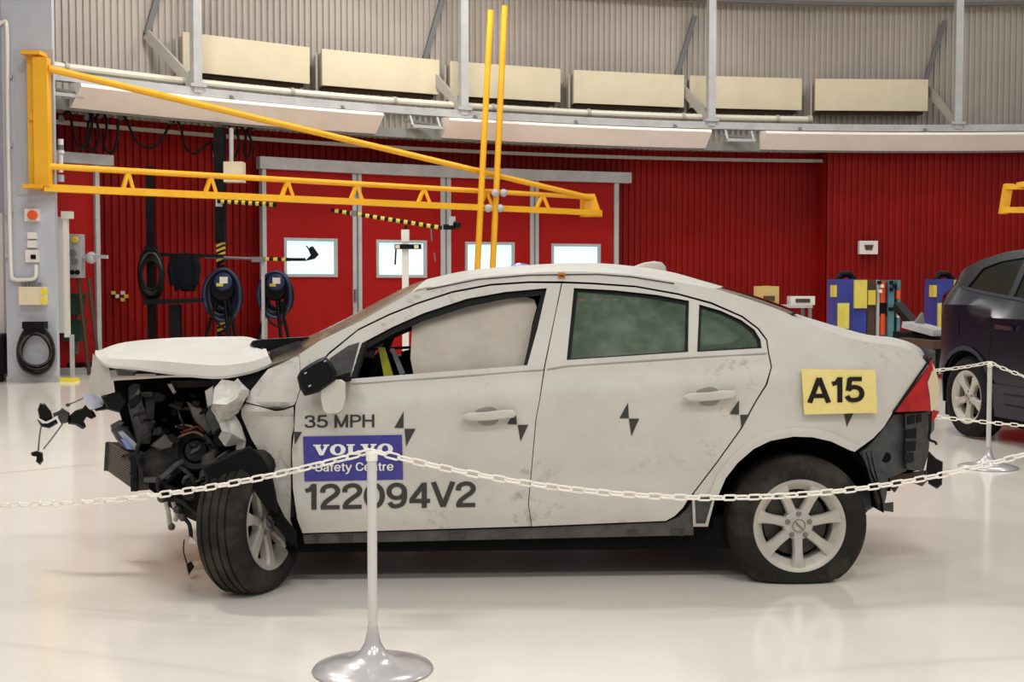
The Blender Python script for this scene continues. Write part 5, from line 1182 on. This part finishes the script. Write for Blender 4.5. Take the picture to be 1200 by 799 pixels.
# ================================================================== DARK BLUE CAR AT THE RIGHT EDGE (axes: x to its nose, y to its far side)
BO = on_floor(1130, 513); fb = V3((.2, -.98, 0)).normalized(); ba = math.atan2(fb.y, fb.x)
blue = bpy.data.objects.new('dark_car', None); COL.objects.link(blue); blue.location = BO; blue.rotation_euler = (0, 0, ba); ORG[blue.name] = V3((0, 0, 0))
setp(blue, 'dark blue tall car parked at the right edge, its rear wheel facing us', 'car')
BW = 1.88
def zc(u): return 1.20-.13*(u+.3)+.022*max(0, u+.3)**2 if u < 2.4 else 1.0094-.02*(u-2.4)
def bside(u, z):
    c = zc(u); b = c+.14; d = 0
    if z > b: d = .13+.48*(z-b)
    elif z > c: d = .13*sstep((z-c)/.14)
    if z < .62: d += .03*sstep((.62-z)/.3)
    if u < -.3: d += .42*((-.3-u)/.6)**2
    if u > 2.9: d += .5*((u-2.9)/.8)**2
    return d
def bsheet(outline, holes=(), step=.12, off=0, th=.02):
    V, T = tri2d(outline, holes, step); A = [V3((v.x, bside(v.x, v.y)+off, v.y)) for v in V]; return solid(A, T, [p+V3((0, th, 0)) for p in A])
def bpanel(name, outline, m_, holes=(), step=.12, off=0, th=.02, parent=blue, far=True, sharp=.5):
    mb = bsheet(outline, holes, step, off, th); o = mb.build(name, m_, parent, sharp)
    if far:
        m2 = MB(); m2.v = [V3((v.x, BW-v.y, v.z)) for v in mb.v]; m2.f = [q[::-1] for q in mb.f]; m2.build(name, m_, parent, sharp)
    return o
arcp = lambda cx, r, a0, a1: [(cx+r*math.cos(math.radians(a0+(a1-a0)*k/14)), .37+r*math.sin(math.radians(a0+(a1-a0)*k/14))) for k in range(15)]
zb_ = lambda u: zc(u)+.14
BT = [(2.5-.12*k, zb_(2.5-.12*k)) for k in range(26)]
LOW = [(-.86, .50), (-.80, .34), (-.44, .30)]+arcp(0, .42, 190, -8)+[(.5, .30), (2.3, .30)]+arcp(2.77, .42, 190, -8)+[(3.3, .32), (3.55, .5), (3.52, .85), (3.1, 1.0), *BT, (-.72, zb_(-.72)-.02), (-.82, 1.15), (-.86, .9)]
bl_side = bpanel('body_side', LOW, 'blue_paint')
bpanel('sill_cladding', [(.44, .24), (2.3, .24), (2.32, .46), (1.2, .52), (.42, .52)], 'blue_trim', off=-.014, th=.05)
for z in (.35, .44): bpanel('cladding_groove', [(.6, z), (2.0, z), (2.0, z+.014), (.6, z+.014)], 'black', off=-.017, th=.006, far=False)
bl = []
for r_, o_ in ((.42, -.012), (.46, -.012)): bl.append([V3((x, bside(x, z)+o_, z)) for x, z in arcp(0, r_, 190, -8)])
MB().grid(bl+[[p+V3((0, .06, 0)) for p in bl[0]]]).build('arch_trim', 'blue_trim', blue)
GH = [(-.72, zb_(-.72)-.02), (-.60, 1.42), (-.42, 1.52), (-.2, 1.60), (.1, 1.66), (.6, 1.69), (1.2, 1.68), (1.7, 1.62), (2.1, 1.44), *BT]
WR = [(-.22, zb_(-.22)+.02), (-.12, 1.52), (.1, 1.58), (.42, 1.61), (.42, zb_(.42)+.02)]; WM = [(.5, zb_(.5)+.02), (.5, 1.615), (1.0, 1.62), (1.08, zb_(1.08)+.02)]; WF = [(1.16, zb_(1.16)+.02), (1.1, 1.62), (1.6, 1.55), (2.2, zb_(2.2)+.02)]
gh = bpanel('upper_frame', GH, 'blue_paint', [WR, WM, WF])
for q in (WR, WM, WF): bpanel('side_window', ring_of(q, -.02), 'glass_dark', off=.015, th=.006)
bpanel('belt_trim', [(-.3, zb_(-.3)-.004), (.2, zb_(.2)-.004), (.9, zb_(.9)-.004), (1.6, zb_(1.6)-.004), (1.6, zb_(1.6)+.02), (.9, zb_(.9)+.02), (.2, zb_(.2)+.02), (-.3, zb_(-.3)+.02)], 'blue_trim', off=-.008, th=.01)
# roof and tailgate lofted between the two sides
edge = GH[0:9]+[(2.5, zb_(2.5))]; rows = []
for (u, z) in edge:
    y0 = bside(u, z); cu = 0 if u > -.3 else -.14*(1-abs(u+.3)*.0)
    rows.append([V3((u+(cu*(1-(2*k/16-1)**2)), y0+(BW-2*y0)*k/16, z+.05*(1-abs(2*k/16-1)**2.5))) for k in range(17)])
MB().grid(rows[2:8]).build('roof', 'blue_paint', blue, .8); MB().grid(rows[0:3]).build('rear_screen', 'glass_dark', blue, .8); MB().grid(rows[7:10]).build('windscreen', 'glass_dark', blue, .8)
tg = [(-.72, zb_(-.72)-.02), (-.82, 1.15), (-.86, .9), (-.86, .50), (-.80, .34)]
MB().grid([[V3((u-.14*(1-(2*k/16-1)**2), bside(u, z)+(BW-2*bside(u, z))*k/16, z)) for k in range(17)] for u, z in tg]).build('tailgate', 'blue_paint', blue, .8)
fg = [(2.5, zb_(2.5)), (3.1, 1.0), (3.52, .85), (3.55, .5), (3.3, .32)]
MB().grid([[V3((u+.16*(1-(2*k/16-1)**2), bside(u, z)+(BW-2*bside(u, z))*k/16, z+.03*(1-(2*k/16-1)**2))) for k in range(17)] for u, z in fg]).build('bonnet', 'blue_paint', blue, .8)
bpanel('tail_lamp', [(-.84, .95), (-.78, .95), (-.66, 1.2), (-.62, 1.34), (-.69, 1.32), (-.80, 1.15)], 'lamp_red', off=-.008, th=.02)
MB().box((1.3, BW/2, .27), (3.6, BW-.2, .22)).build('underbody', 'black_matte', blue)
for cx in (0, 2.77):
    m = MB().grid([[V3((x, dd, z)) for x, z in arcp(cx, .42, 190, -8)] for dd in (.03, .32)]); m.box((cx, .33, .5), (.86, .02, .6)); m.build('wheel_house', 'black_matte', blue)
for i, cx in enumerate((0, 2.77)):
    for y, ny in ((.115, -1), (BW-.115, 1)): make_wheel(V3((cx, y, .366)), (0, ny, 0), blue, 'wheel', rr=.37, rim=.24, spokes=5, tm='rubber', rm='chrome' if False else 'alu', flat=.002, spoke_w=1.35)
MB().bar(V3((.52, -.03, zc(.52)-.09)), V3((.74, -.03, zc(.74)-.08)), .03, .035).build('door_handle', 'chrome', blue)
bpanel('door_gap', [(.36, .55), (.375, .55), (.385, zc(.39)-.02), (.372, zc(.375)-.02)], 'black', off=-.002, th=.004, far=False); bpanel('door_gap', [(1.12, .4), (1.135, .4), (1.15, zc(1.15)-.02), (1.135, zc(1.135)-.02)], 'black', off=-.002, th=.004, far=False)
bpanel('fuel_flap', [(-.28, .92), (-.12, .92), (-.12, 1.08), (-.28, 1.08)], 'blue_paint', off=-.004, th=.006, far=False, step=.2)
